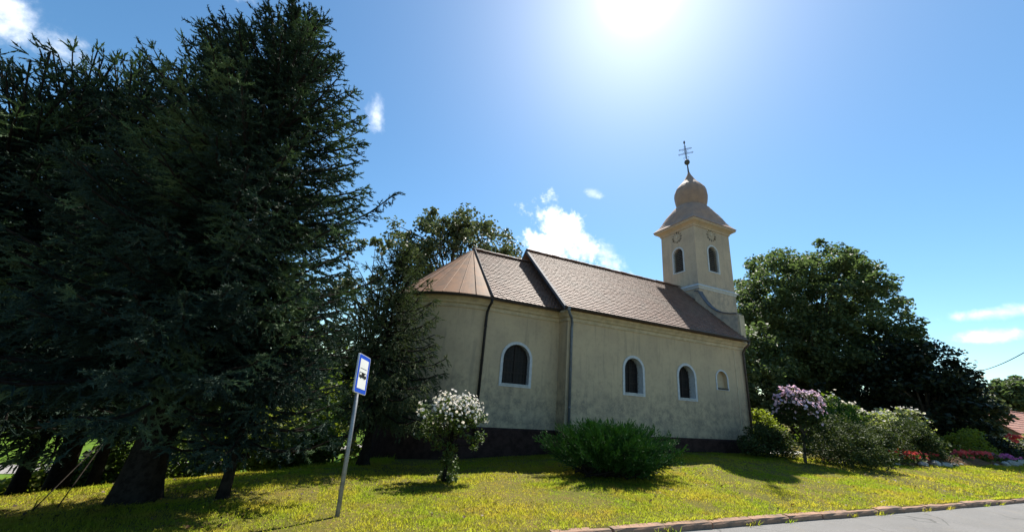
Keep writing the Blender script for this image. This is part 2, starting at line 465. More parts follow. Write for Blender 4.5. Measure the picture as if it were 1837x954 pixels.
# ------------------------------------------------------------------ terrain
TX = np.array([-400, -60, -12, -5, -2, 1, 4, 8, 12, 17, 25, 40, 120, 500.0])
TY = np.array([5.1, 7, 9.3, 12, 15, 20, 40, 200, 900.0])
TZ = np.array([
    [-1.82] * 14,
    [-2.3, -2.3, -2.2, -2.02, -1.94, -1.92, -1.88, -1.80, -1.76, -1.76, -1.76, -1.76, -1.8, -1.8],
    [-3.0, -3.0, -2.9, -2.32, -2.06, -2.14, -2.03, -1.80, -1.69, -1.69, -1.70, -1.70, -1.8, -1.8],
    [-4.4, -4.4, -4.0, -3.10, -2.52, -2.32, -2.28, -2.06, -1.90, -1.86, -1.76, -1.75, -1.8, -1.8],
    [-5.1, -5.1, -5.0, -4.40, -3.60, -2.90, -2.42, -2.10, -1.95, -1.88, -1.80, -1.80, -1.8, -1.8],
    [-5.2, -5.2, -5.2, -5.2, -5.1, -4.4, -3.1, -2.3, -2.0, -1.95, -1.9, -1.9, -1.9, -1.9],
    [-5.2, -5.2, -5.2, -5.2, -5.2, -5.0, -4.5, -3.5, -2.6, -2.2, -2.1, -2.1, -2.1, -2.1],
    [-5.0, -5.0, -5.0, -5.0, -5.0, -5.0, -4.6, -4.0, -3.0, -2.5, -2.4, -2.4, -2.4, -2.4],
    [-5.0] * 14]) + CAMZ


def _bil(x, y):
    i = np.clip(np.searchsorted(TX, x) - 1, 0, len(TX) - 2); j = np.clip(np.searchsorted(TY, y) - 1, 0, len(TY) - 2)
    u = np.clip((x - TX[i]) / (TX[i + 1] - TX[i]), 0, 1); v = np.clip((y - TY[j]) / (TY[j + 1] - TY[j]), 0, 1)
    return (TZ[j, i] * (1 - u) + TZ[j, i + 1] * u) * (1 - v) + (TZ[j + 1, i] * (1 - u) + TZ[j + 1, i + 1] * u) * v


def gh(x, y):
    """height of the ground, world z"""
    x = np.asarray(x, float); y = np.asarray(y, float); s = 0
    for dx in (-1.1, -0.4, 0.4, 1.1):
        for dy in (-0.8, 0.0, 0.8):
            s = s + _bil(x + dx, np.maximum(y + dy, 5.12))
    z = s / 12
    k = np.clip((y - 5.1) / 0.9, 0, 1)
    z = z * k + 0.088 * (1 - k)
    z = z + 0.018 * np.sin(x * 1.9 + 1.3 * np.sin(y * 1.1)) * np.sin(y * 2.3) * np.clip((y - 5.2) / 0.5, 0, 1)
    return np.where(y < 5.1, -0.04, z)


def terrain():
    xs = np.concatenate([[-800, -400, -200, -120, -80, -50, -35, -25, -20, -16], np.arange(-14, 30, 0.5), np.arange(30, 60, 1.5), [60, 70, 85, 110, 150, 220, 350, 600, 900]])
    ys = np.concatenate([[-800, -200, -60, -20, -8, 0, 4.9, 5.02, 5.1, 5.25], np.arange(5.5, 21, 0.5), [22, 24, 26, 28, 31, 35, 40, 47, 55, 70, 90, 120, 160, 250, 400, 900]])
    X, Y = np.meshgrid(xs, ys); Z = gh(X, Y)
    V = np.stack([X, Y, Z], -1).reshape(-1, 3); nx = len(xs)
    j, i = np.meshgrid(np.arange(len(ys) - 1), np.arange(nx - 1), indexing='ij'); a = (j * nx + i).ravel()
    T = np.concatenate([np.stack([a, a + 1, a + nx + 1], 1), np.stack([a, a + nx + 1, a + nx], 1)])
    tag(tris('ground', V, T, M['lawn'], smooth=True), kind='structure')
    # road in front of the kerb, a sheet with a slight crown
    xs = np.concatenate([[-300, -100, -40], np.arange(-20, 60, 2.0), [70, 100, 200, 400]]); ys = np.array([-3.2, -2.5, 0, 1.2, 3.5, 4.6, 5.03])
    zz = np.array([-0.02, 0.0, 0.05, 0.055, 0.04, 0.012, 0.0]) - 0.0
    V = [(x, y, z) for y, z in zip(ys, zz) for x in xs]; nx = len(xs)
    Fc = [(j * nx + i, j * nx + i + 1, (j + 1) * nx + i + 1, (j + 1) * nx + i) for j in range(len(ys) - 1) for i in range(nx - 1)]
    tag(poly('road', V, Fc, M['asphalt'], smooth=True), kind='structure')
    xs = np.linspace(-90, 6, 49); ys = np.linspace(18.5, 60, 30); X, Y = np.meshgrid(xs, ys); Z = gh(X, Y) + 0.02
    V = np.stack([X, Y, Z], -1).reshape(-1, 3); nx = 49; j, i = np.meshgrid(np.arange(29), np.arange(48), indexing='ij'); a = (j * nx + i).ravel()
    tag(tris('field', V, np.concatenate([np.stack([a, a + 1, a + nx + 1], 1), np.stack([a, a + nx + 1, a + nx], 1)]), M['field'], smooth=True), kind='structure')
    # pale lane down the slope on the left
    P = []
    for x, y0, y1 in ((-60, 22.0, 24.5), (-25, 23.2, 25.2), (-12, 24.1, 25.9), (-6, 24.9, 26.6), (2, 26.0, 27.6), (12, 28.5, 30.2)):
        for y in (y0, y1): P.append((x, y, float(gh(x, y)) + 0.035))
    Fc = [(2 * i, 2 * i + 2, 2 * i + 3, 2 * i + 1) for i in range(5)]
    tag(poly('lane', P, Fc, M['lane']), kind='structure')


terrain()


def kerb():
    root = empty('kerb', (0, 5.0, 0), kind='structure')
    L = 0.97
    shapes = []
    for s in range(4):
        r = random.Random(s)
        n = 5; V = []
        for i in range(n):
            x = L * i / (n - 1)
            e = 0.006
            V += [(x, r.uniform(-e, e), -0.12), (x, r.uniform(-e, e), 0.062 + r.uniform(-e, e)), (x, 0.022 + r.uniform(-e, e), 0.088 + r.uniform(-e, e)),
                  (x, 0.145, 0.092 + r.uniform(-e, e)), (x, 0.15, -0.12)]
        Fc = [(5 * i + k, 5 * i + k + 1, 5 * i + k + 6, 5 * i + k + 5) for i in range(n - 1) for k in range(4)]
        Fc += [(4, 3, 2, 1, 0), tuple(5 * (n - 1) + k for k in range(5))]
        me = bpy.data.meshes.new('kerb_stone'); me.from_pydata(V, [], Fc); me.update(); me.materials.append(M['kerb'])
        shapes.append(me)
    for i in range(62):
        o = bpy.data.objects.new('kerb_stone', shapes[random.randrange(4)]); COL.objects.link(o); o.parent = root
        o.location = (-6 + i * 1.0 + random.uniform(-.01, .01), random.uniform(-.012, .012), random.uniform(-.012, .008))
        o.rotation_euler = (random.uniform(-.03, .03), random.uniform(-.006, .006), random.uniform(-.008, .008))


kerb()

# ------------------------------------------------------------------ church
ZC = CAMZ


def arch(u0, u1, v0, v1, n=14):
    """outline of a round-headed opening, counter-clockwise"""
    r = (u1 - u0) / 2; c = (u0 + u1) / 2; sp = v1 - r
    return [(u0, v0), (u1, v0)] + [(c + r * math.cos(a), sp + r * math.sin(a)) for a in np.linspace(0, PI, n)]


def wall_with_holes(mb, outer, holes, to3):
    loops = [[Vector((u, v, 0)) for u, v in outer]] + [[Vector((u, v, 0)) for u, v in h] for h in holes]
    flat = [p for l in loops for p in l]
    T = tessellate_polygon(loops)
    mb.add([to3(p.x, p.y, 0.0) for p in flat], T)


def window(root, u0, u1, v0, v1, to3, kind='glass', depth=0.3, band=0.1, name='window'):
    """to3(u, v, d): d outward. One part with its surround, reveal, bars and sill as sub-parts"""
    o = arch(u0, u1, v0, v1); n = len(o)
    if kind == 'niche':
        mb = MB(); wall_with_holes(mb, o, [], lambda u, v, d: to3(u, v, -depth)); w = mb.build('niche', M['plaster'], root)
    elif kind == 'glass':
        mb = MB(); wall_with_holes(mb, o, [], lambda u, v, d: to3(u, v, -depth)); w = mb.build(name, M['glass'], root)
    else:
        mb = MB(); wall_with_holes(mb, o, [], lambda u, v, d: to3(u, v, -depth)); w = mb.build('belfry_window', M['glass'], root)
    mb = MB(); V = [to3(u, v, 0.0) for u, v in o] + [to3(u, v, -depth - 0.01) for u, v in o]
    mb.add(V, [(i, (i + 1) % n, n + (i + 1) % n, n + i) for i in range(n)])
    mb.build('reveal', M['trim'] if kind != 'niche' else M['plaster'], w)
    # surround
    q = arch(u0 - band, u1 + band, v0 - band * 0.75, v1 + band); mb = MB()
    loops = [[Vector((u, v, 0)) for u, v in q], [Vector((u, v, 0)) for u, v in o]]
    flat = [p for l in loops for p in l]; T = tessellate_polygon(loops)
    mb.add([to3(p.x, p.y, 0.025) for p in flat], T)
    mb.add([to3(u, v, 0.025) for u, v in q] + [to3(u, v, -0.02) for u, v in q], [(i, (i + 1) % n, n + (i + 1) % n, n + i) for i in range(n)])
    mb.add([to3(u, v, 0.025) for u, v in o] + [to3(u, v, -0.0) for u, v in o], [(i, (i + 1) % n, n + (i + 1) % n, n + i) for i in range(n)])
    mb.build('surround', M['trim'], w)

    def bar(a, b, c, d, d0, d1):
        V = [to3(u, v, dd) for dd in (d0, d1) for u, v in ((a, c), (b, c), (b, d), (a, d))]
        return V, [(0, 1, 2, 3), (4, 5, 6, 7), (0, 1, 5, 4), (1, 2, 6, 5), (2, 3, 7, 6), (3, 0, 4, 7)]
    c = (u0 + u1) / 2; H = v1 - v0; r = (u1 - u0) / 2
    if kind == 'glass':
        mb = MB(); mb.add(*bar(c - 0.022, c + 0.022, v0, v1 - 0.02, -depth + 0.004, -depth + 0.04)); mb.build('glazing_bar', M['bars'], w)
        for f in (0.30, 0.60):
            mb = MB(); mb.add(*bar(u0, c - 0.023, v0 + H * f - 0.016, v0 + H * f + 0.016, -depth + 0.004, -depth + 0.035))
            mb.add(*bar(c + 0.023, u1, v0 + H * f - 0.016, v0 + H * f + 0.016, -depth + 0.004, -depth + 0.035))
            mb.build('glazing_bar', M['bars'], w)
        # iron grille of thin rods in front of the panes
        mb = MB()
        for k in range(1, 8):
            u = u0 + (u1 - u0) * k / 8; top = v1 - r + math.sqrt(max(0, r * r - (u - c) ** 2))
            mb.add(*bar(u - 0.005, u + 0.005, v0, top, -depth + 0.06, -depth + 0.07))
        for k in range(1, 11):
            v = v0 + H * k / 11; hw = r if v < v1 - r else math.sqrt(max(0, r * r - (v - v1 + r) ** 2))
            mb.add(*bar(c - hw, c + hw, v - 0.005, v + 0.005, -depth + 0.071, -depth + 0.08))
        mb.build('grille', M['bars'], w)
        mb = MB(); mb.add(*bar(u0 + 0.004, u1 - 0.004, v0 - 0.02, v0 + 0.035, -depth + 0.09, 0.045)); mb.build('sill', M['sillgrey'], w)
    elif kind == 'niche':
        mb = MB(); mb.add(*bar(u0 + 0.004, u1 - 0.004, v0 - 0.02, v0 + 0.04, -depth + 0.01, 0.05)); mb.build('sill', M['bars'], w)
    else:
        k = 13
        for i in range(k):
            v = v0 + H * (i + 0.5) / k; hw = r if v < v1 - r else math.sqrt(max(0.0004, r * r - (v - v1 + r) ** 2))
            t = H / k * 0.5
            V = [to3(c + s * (hw - 0.004), v + dv, dd) for s in (-1, 1) for dv, dd in ((-t, -0.07), (-t + 0.03, -0.06), (t, -depth + 0.04), (t - 0.03, -depth + 0.02))]
            mb = MB(); mb.add(V, [(0, 1, 2, 3), (4, 5, 6, 7), (0, 1, 5, 4), (1, 2, 6, 5), (2, 3, 7, 6), (3, 0, 4, 7)])
            mb.build('louvre_slat', M['louvre'], w)
    return w


def roof_tiles(name, root, x0, x1, ye, ze, yr, zr, mat, tw=0.17, ex=0.145, seed=1):
    """overlapping round-ended tiles on a slope from the eave (ye, ze) to the ridge (yr, zr)"""
    rng = np.random.default_rng(seed)
    up = np.array([0, yr - ye, zr - ze]); S = np.linalg.norm(up); up /= S
    nrm = np.array([0, -up[2], up[1]]) if yr > ye else np.array([0, up[2], -up[1]])
    if nrm[2] < 0: nrm = -nrm
    rows = int(S / ex); cols = int((x1 - x0) / tw)
    th = 0.030
    shp = [(-.5, 0.05), (-.33, 0.012), (0, 0.0), (.33, 0.012), (.5, 0.05), (.5, ex + 0.06), (-.5, ex + 0.06)]
    V = []; Fc = []
    for r in range(rows):
        for c in range(-1, cols + 1):
            xc = x0 + (c + 0.5 + (0.5 if r % 2 else 0)) * tw
            xl, xr = xc - tw * .485, xc + tw * .485
            if xr <= x0 + 0.02 or xl >= x1 - 0.02: continue
            lift = rng.normal(0, 0.0022); sk = rng.normal(0, 0.004); ds = rng.normal(0, 0.006)
            b = len(V)
            for lev in (1, 0):
                for px, ps in shp:
                    s = r * ex + ps + ds + px * sk
                    h = 0.042 - 0.030 * ps / ex + lift - (0 if lev else th)
                    x = min(max(xc + px * tw * .97, x0), x1)
                    V.append((x, ye + up[1] * s + nrm[1] * h, ze + up[2] * s + nrm[2] * h))
            Fc += [tuple(b + i for i in range(7))] + [(b + i, b + 7 + i, b + 8 + i, b + 1 + i) for i in range(4)]
            Fc += [(b + 4, b + 11, b + 12, b + 5), (b + 6, b + 13, b + 7, b)]
    o = poly(name, V, Fc, mat, root); o['kind'] = 'stuff'
    return o


def ridge_line(root, x0, x1, y, z, mat, L=0.36):
    n = max(1, int((x1 - x0) / L)); mb = MB()
    P = [(-0.02, 0), (L * 0.9, 0), (L * 1.02, 0)]; R = [0.105, 0.10, 0.095]
    V = []; m = 7
    for (px, _), r in zip(P, R):
        for k in range(m):
            a = PI * (k / (m - 1)) ; V.append((px, r * math.cos(a) * 1.1, r * math.sin(a) * 0.9 - 0.03))
    Fc = [(i * m + k, i * m + k + 1, (i + 1) * m + k + 1, (i + 1) * m + k) for i in range(2) for k in range(m - 1)]
    me = bpy.data.meshes.new('ridge_tile'); me.from_pydata(V, [], Fc); me.update(); me.materials.append(mat)
    og = origin_of(root)
    for i in range(n):
        o = bpy.data.objects.new('ridge_tile', me); COL.objects.link(o); o.parent = root
        o.location = np.array((x0 + i * (x1 - x0) / n, y, z + random.uniform(-.012, .012))) - og
        o.rotation_euler = (random.uniform(-.06, .06), random.uniform(-.03, .03), random.uniform(-.03, .03))


def church():
    root = empty('church', (12.0, 15.45, 0.05), 'small cream church with brown tiled roof, rounded copper roofed apse and onion domed bell tower', 'church')
    YC = 15.45
    XA, XN0, XN1 = 4.34, 7.4, 17.2
    YS, YN = 11.94, 18.96; CS, CN = 12.55, 18.35
    ZT = 4.86; ZB = 0.56
    RA = YC - CS
    # ---- plaster walls
    mb = MB()
    S = lambda y: (lambda u, v, d: (u, y - d, v))
    w2, w3, nic = (10.09, 11.0, 2.07, 3.44), (12.96, 13.88, 2.07, 3.43), (15.26, 15.92, 2.62, 3.40)
    cw = (5.12, 6.19, 2.0, 3.43)
    wall_with_holes(mb, [(XN0, ZB), (XN1, ZB), (XN1, ZT), (XN0, ZT)], [arch(*w2), arch(*w3), arch(*nic)], S(YS))
    mb.build('wall', M['plaster'], root)
    mb = MB()
    # east gable of the nave, both returns and the gable above the chancel roof
    prof = [(YS, ZB), (YN, ZB), (YN, ZT), (YC, 8.32), (YS, ZT)]
    T = tessellate_polygon([[Vector((a, b, 0)) for a, b in prof]])
    mb.add([(XN0, a, b) for a, b in prof], T)
    mb.add([(XN1, a, b) for a, b in prof], T)
    mb.add([(XN0, YN, ZB), (XN1, YN, ZB), (XN1, YN, ZT), (XN0, YN, ZT)], [(0, 1, 2, 3)])
    mb.build('wall', M['plaster'], root)
    mb = MB()
    wall_with_holes(mb, [(XA, ZB), (XN0, ZB), (XN0, ZT), (XA, ZT)], [arch(*cw)], S(CS))
    mb.build('chancel_wall', M['plaster'], root)
    MB().add([(XA, CN, ZB), (XN0, CN, ZB), (XN0, CN, ZT), (XA, CN, ZT)], [(0, 1, 2, 3)]).build('chancel_wall', M['plaster'], root)
    ang = np.linspace(1.5 * PI, 0.5 * PI, 41)
    arc = [(XA + RA * math.cos(a), YC + RA * math.sin(a)) for a in ang]
    mb = MB(); n = len(arc)
    mb.add([(x, y, ZB) for x, y in arc] + [(x, y, ZT) for x, y in arc], [(i, i + 1, n + i + 1, n + i) for i in range(n - 1)])
    mb.build('apse_wall', M['plaster'], root, smooth=True)
    path_c = [(XN0, CS)] + arc + [(XN0, CN)]
    path_n = [(XN0, CS + 0.3), (XN0, YS), (XN1, YS), (XN1, 13.6)]
    path_n2 = [(XN1, 17.4), (XN1, YN), (XN0, YN), (XN0, CN - 0.3)]
    # ---- plinth
    pp = [(0.0, -1.2), (0.045, -1.2), (0.045, 0.52), (0.01, 0.566), (-0.02, 0.566)]
    MB().sweep(pp, path_c, out=1).sweep(pp, path_n, out=-1).sweep(pp, path_n2, out=-1).build('plinth', M['plinth'], root)
    # ---- cornice mouldings
    cp = [(-0.02, 4.50), (0.035, 4.50), (0.05, 4.56), (0.055, 4.62), (0.12, 4.66), (0.15, 4.72), (0.24, 4.80), (0.25, 4.87), (-0.02, 4.87)]
    MB().sweep(cp, path_c, out=1).sweep(cp, path_n, out=-1).sweep(cp, path_n2, out=-1).build('cornice', M['cornice'], root)
    # ---- windows
    window(root, *cw, S(CS), depth=0.20)
    window(root, *w2, S(YS)); window(root, *w3, S(YS))
    window(root, *nic, S(YS), kind='niche', depth=0.16, band=0.07)
    # corner strip of render at the west end
    MB().box(16.55, 16.60, YS - 0.012, YS - 0.001, ZB + 0.02, 4.49).build('corner_strip', M['cornice'], root)
    # ---- roofs
    ZE = 4.93
    RZ = 8.40; YE = YS - 0.40
    ru = np.array([RZ - ZE, YC - YE]); tn = ru[0] / ru[1]
    # decking under the tiles
    mb = MB()
    mb.extrude([(YE, ZE), (YC, RZ), (2 * YC - YE, ZE), (2 * YC - YE, ZE - 0.07), (YC, RZ - 0.1), (YE, ZE - 0.07)], lambda u, v, d: (d, u, v), 7.02, 17.15)
    mb.build('roof', M['tile'], root)
    mb = MB()
    mb.extrude([(14.25, ZE + tn * (14.25 - YE) + 0.03), (YC, RZ + 0.03), (2 * YC - 14.25, ZE + tn * (14.25 - YE) + 0.03), (2 * YC - 14.25, 5), (14.25, 5)], lambda u, v, d: (d, u, v), 17.151, 17.318)
    mb.build('gable_wall', M['tower_plaster'], root)
    roof_tiles('roof_tiles', root, 7.06, 17.14, YE - 0.02, ZE, YC, RZ, M['tile'], seed=1)
    roof_tiles('roof_tiles', root, 7.06, 17.14, 2 * YC - YE + 0.02, ZE, YC, RZ, M['tile'], tw=0.34, ex=0.29, seed=2)
    ridge_line(root, 7.05, 17.25, YC, RZ + 0.05, M['tile'])
    # verge with its metal edge
    for s in (1, -1):
        y0, y1 = (YE, YC) if s > 0 else (2 * YC - YE, YC)
        mb = MB(); V = []
        for y, z in ((y0, ZE), (y1, RZ)):
            for dx, dz in ((-0.03, -0.10), (-0.03, 0.045), (0.07, 0.065), (0.07, 0.045), (-0.01, 0.02), (-0.01, -0.10)):
                V.append((7.02 + dx, y, z + dz))
        mb.add(V, [(k, (k + 1) % 6, 6 + (k + 1) % 6, 6 + k) for k in range(6)] + [(0, 1, 2, 3, 4, 5), (11, 10, 9, 8, 7, 6)])
        mb.build('verge_flashing', M['verge'], root)
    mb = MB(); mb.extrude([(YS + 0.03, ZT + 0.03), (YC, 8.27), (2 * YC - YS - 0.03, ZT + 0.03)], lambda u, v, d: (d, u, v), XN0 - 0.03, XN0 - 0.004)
    mb.build('gable_shade_sheet', M['gable_shade'], root)  # dark sheet puts the shade above the chancel roof into colour
    # chancel
    CYE = CS - 0.36; CRZ = 7.80
    mb = MB()
    mb.extrude([(CYE, ZE), (YC, CRZ), (2 * YC - CYE, ZE), (2 * YC - CYE, ZE - 0.06), (YC, CRZ - 0.1), (CYE, ZE - 0.06)], lambda u, v, d: (d, u, v), XA, XN0 - 0.002)
    mb.build('chancel_roof', M['tile'], root)
    roof_tiles('chancel_roof_tiles', root, XA + 0.03, XN0 - 0.02, CYE - 0.02, ZE, YC, CRZ, M['tile'], seed=3)
    roof_tiles('chancel_roof_tiles', root, XA + 0.03, XN0 - 0.02, 2 * YC - CYE + 0.02, ZE, YC, CRZ, M['tile'], tw=0.34, ex=0.29, seed=4)
    ridge_line(root, XA + 0.08, XN0 - 0.05, YC, CRZ + 0.05, M['tile'])
    # copper half cone of tapering sheets with standing seams
    RR = YC - CYE + 0.03; NP = 17; apex = np.array([XA - 0.02, YC, CRZ + 0.06])
    for i in range(NP):
        a0 = 1.5 * PI - PI * i / NP; a1 = 1.5 * PI - PI * (i + 1) / NP; k = 4
        V = [apex]
        for j in range(k + 1):
            a = a0 + (a1 - a0) * j / k
            V.append((XA + RR * math.cos(a), YC + RR * math.sin(a), ZE + 0.015))
        for j in range(k + 1):
            a = a0 + (a1 - a0) * j / k
            V.append((XA + RR * math.cos(a), YC + RR * math.sin(a), ZE - 0.055))
        Fc = [(0, j, j + 1) for j in range(1, k + 1)] + [(j, k + 1 + j, k + 2 + j, j + 1) for j in range(1, k + 1)]
        mb = MB(); mb.add(V, Fc)
        e = np.array([XA + RR * math.cos(a1), YC + RR * math.sin(a1), ZE + 0.03]); p0 = apex + (e - apex) * 0.06 + np.array([0, 0, .012])
        mb.tube([p0, e], [0.012, 0.016], 4)
        mb.build('roof_panel', M['copper'], root)
    for s in (1, -1):
        mb = MB(); mb.tube([apex + np.array([0.04, 0, 0.03]), (XA + 0.0, YC - s * RR * 0.5, (CRZ + ZE) / 2 + 0.055), (XA, YC - s * RR, ZE + 0.04)], [0.05, 0.045, 0.05], 5)
        mb.build('hip_flashing', M['flash'], root)
    MB().tube([apex + np.array([0, 0, -0.02]), apex + np.array([0, 0, 0.10])], [0.09, 0.02], 6).build('finial_cap', M['copper'], root)
    # gutters
    gp = [(0.0, 0.0), (0.012, -0.05), (0.05, -0.085), (0.09, -0.07), (0.115, -0.02), (0.115, 0.0), (0.10, 0.0), (0.085, -0.055), (0.05, -0.07), (0.02, -0.04), (0.01, 0.0)]

    def gutter(path, off, z, o):
        MB().sweep([(off + a, z + b) for a, b in gp], path, out=o).build('gutter', M['gutter'], root)
    gutter([(7.0, YS), (17.15, YS)], 0.385, 4.95, -1)
    gutter(path_c, 0.345, 4.92, 1)
    # downpipes
    def pipe(pts, r, m):
        mb = MB(); mb.tube(pts, r, 8)
        o = mb.build('downpipe', m, root, True)
        for k, z in enumerate((1.4, 2.7, 3.9)):
            x, y = pts[-1][0], pts[-1][1]
            MB().tube([(x, y, z), (x, y, z + 0.035)], r + 0.012, 8).build('clamp', m, o)
        return o
    pipe([(4.33, CS - 0.40, 4.86), (4.33, CS - 0.38, 4.74), (4.30, CS - 0.26, 4.62), (4.29, CS - 0.11, 4.42), (4.29, CS - 0.085, 4.25), (4.29, CS - 0.085, 0.0)], 0.05, M['flash'])
    pipe([(7.18, YS - 0.42, 4.90), (7.20, YS - 0.40, 4.74), (7.40, YS - 0.25, 4.60), (7.53, YS - 0.11, 4.42), (7.54, YS - 0.075, 4.25), (7.54, YS - 0.075, 0.0)], 0.052, M['pipe_grey'])
    pipe([(17.1, YS - 0.43, 4.88), (17.09, YS - 0.40, 4.72), (17.10, YS - 0.22, 4.60), (17.12, YS - 0.08, 4.40), (17.13, YS - 0.075, 4.25), (17.13, YS - 0.075, 0.0)], 0.048, M['pipe_brown'])
    MB().tube([(7.15, YS - 0.42, 4.93), (7.15, YS - 0.42, 4.80)], [0.10, 0.07], 8).build('rainwater_head', M['pipe_grey'], root)
    # ---- west facade wing with its concave shoulder
    for s in (1, -1):
        pts = [(14.2, 7.86), (13.93, 7.80), (13.80, 7.52), (13.62, 7.22), (13.40, 6.92), (13.17, 6.70), (12.90, 6.52), (12.55, 6.38), (12.2, 6.29), (11.86, 6.25), (11.86, 4.7), (14.2, 4.7)]
        if s < 0: pts = [(2 * YC - a, b) for a, b in pts][::-1]
        MB().extrude(pts, lambda u, v, d: (d, u, v), 17.0, 17.316).build('wing_wall', M['tower_plaster'], root)
        curve = [p for p in pts if p[1] > 6.2]
        V = []
        for a, b in curve:
            for dx, dz in ((-0.05, 0.002), (-0.05, 0.05), (0.30, 0.05), (0.30, 0.002)): V.append((17.0 + dx, a, b + dz))
        m = len(curve)
        MB().add(V, [(4 * i + k, 4 * i + (k + 1) % 4, 4 * i + 4 + (k + 1) % 4, 4 * i + 4 + k) for i in range(m - 1) for k in range(4)] + [(0, 1, 2, 3), (4 * m - 4, 4 * m - 3, 4 * m - 2, 4 * m - 1)]).build('wing_coping', M['verge'], root)
        y0, y1 = (11.78, 11.855) if s > 0 else (2 * YC - 11.855, 2 * YC - 11.78)
        MB().box(17.03, 17.36, y0, y1, 4.9, 6.2).build('end_pier', M['cornice'], root)
    # ---- tower
    X0, X1, Y0, Y1 = 17.32, 20.33, 14.18, 16.72; ZS = 8.28; ZU = 12.21
    TE = lambda u, v, d: (X0 - d, u, v)
    TS = lambda u, v, d: (u, Y0 - d, v)
    be = arch(15.09, 15.80, 9.38, 10.90); bs = arch(18.36, 19.13, 9.36, 10.96)
    mb = MB(); wall_with_holes(mb, [(Y0, ZS), (Y1, ZS), (Y1, ZU), (Y0, ZU)], [be], TE)
    wall_with_holes(mb, [(X0, ZS), (X1, ZS), (X1, ZU), (X0, ZU)], [bs], TS)
    mb.add([(X1, Y0, ZS), (X1, Y1, ZS), (X1, Y1, ZU), (X1, Y0, ZU), (X0, Y1, ZS), (X0, Y1, ZU)], [(0, 1, 2, 3), (1, 4, 5, 2)])
    mb.build('tower_wall', M['tower_plaster'], root)
    MB().box(X0 + 0.002, X1, Y0 - 0.03, Y1 + 0.03, -1, ZS - 0.005).build('tower_base', M['tower_plaster'], root)
    window(root, 15.09, 15.80, 9.38, 10.90, TE, kind='louvre', depth=0.22, band=0.10)
    window(root, 18.36, 19.13, 9.36, 10.96, TS, kind='louvre', depth=0.22, band=0.10)
    ring = [(X0, (Y0 + Y1) / 2), (X0, Y0), (X1, Y0), (X1, Y1), (X0, Y1), (X0, (Y0 + Y1) / 2)]
    sp = [(-0.01, ZS - 0.16), (0.05, ZS - 0.16), (0.06, ZS - 0.09), (0.12, ZS - 0.03), (0.12, ZS + 0.02), (0.03, ZS + 0.10), (-0.01, ZS + 0.12)]
    MB().sweep(sp, ring, out=-1).build('string_course', M['trim'], root)
    kp = [(-0.01, 12.03), (0.04, 12.03), (0.06, 12.12), (0.14, 12.20), (0.26, 12.27), (0.31, 12.32), (0.31, 12.40), (-0.01, 12.40)]
    MB().sweep(kp, ring, out=-1).build('tower_cornice', M['tower_plaster'], root)
    # ---- clock faces: roman numerals and hands
    def clock(c, to3, r):
        hub = MB(); hub.extrude([(c[0] + 0.03 * math.cos(a), c[1] + 0.03 * math.sin(a)) for a in np.linspace(0, 2 * PI, 9)[:-1]], to3, 0.002, 0.03)
        o = hub.build('clock', M['clockhand'], root)
        num = ['XII', 'I', 'II', 'III', 'IIII', 'V', 'VI', 'VII', 'VIII', 'IX', 'X', 'XI']
        for k, t in enumerate(num):
            a = PI / 2 - 2 * PI * k / 12; rad = np.array([math.cos(a), math.sin(a)]); tg = np.array([math.sin(a), -math.cos(a)])
            P0 = np.array(c) + rad * r; h = 0.13 * r / 0.33; gw = 0.036; mb = MB(); x = -len(t) * gw * 0.5 + gw * 0.5
            for ch in t:
                segs = {'I': [((0, -.5), (0, .5))], 'V': [((-.45, .5), (0, -.5)), ((.45, .5), (0, -.5))], 'X': [((-.45, -.5), (.45, .5)), ((-.45, .5), (.45, -.5))]}[ch]
                for i, (p, q) in enumerate(segs):
                    A = P0 + tg * (x + p[0] * gw) + rad * p[1] * h; B = P0 + tg * (x + q[0] * gw) + rad * q[1] * h
                    d = (B - A) / np.linalg.norm(B - A); nn = np.array([-d[1], d[0]]) * 0.0085
                    mb.extrude([tuple(A - nn), tuple(B - nn), tuple(B + nn), tuple(A + nn)], to3, 0.003, 0.016 + 0.002 * i)
                x += gw
            mb.build('numeral', M['clock'], o)
        for ang, L, wd in ((math.radians(172), 0.62 * r, 0.02), (math.radians(118), 0.86 * r, 0.014)):
            d = np.array([math.cos(ang), math.sin(ang)]); nn = np.array([-d[1], d[0]]) * wd; A = np.array(c)
            B = A + d * L
            MB().extrude([tuple(A - nn), tuple(B - nn * .4), tuple(B + nn * .4), tuple(A + nn)], to3, 0.031 + wd, 0.038 + wd).build('hand', M['clockhand'], o)
        return o
    clock((15.45, 11.66), TE, 0.31); clock((18.76, 11.70), TS, 0.33)
    # ---- onion dome
    cx, cy = (X0 + X1) / 2, (Y0 + Y1) / 2; hx, hy = (X1 - X0) / 2 + 0.34, (Y1 - Y0) / 2 + 0.34
    skirt = [(1.0, 12.40), (1.0, 12.45), (0.93, 12.58), (0.87, 12.75), (0.81, 13.0), (0.765, 13.25), (0.71, 13.50), (0.645, 13.72), (0.57, 13.93), (0.50, 14.07), (0.44, 14.15)]
    V = []; m = 16
    for i, (f, z) in enumerate(skirt):
        rnd = min(1, max(0, (i - 2) / 8))
        for k in range(m):
            a = PI / 4 + 2 * PI * k / m + 0.0
            ca, sa = math.cos(a), math.sin(a)
            sq = 1 / max(abs(ca), abs(sa))
            rr = sq * (1 - rnd) + 1.16 * rnd
            V.append((cx + hx * f * rr * ca, cy + hy * f * rr * sa, z))
    n = len(skirt)
    Fc = [(i * m + k, i * m + (k + 1) % m, (i + 1) * m + (k + 1) % m, (i + 1) * m + k) for i in range(n - 1) for k in range(m)] + [tuple(range(m - 1, -1, -1))]
    poly('dome_skirt', V, Fc, M['dome'], root)
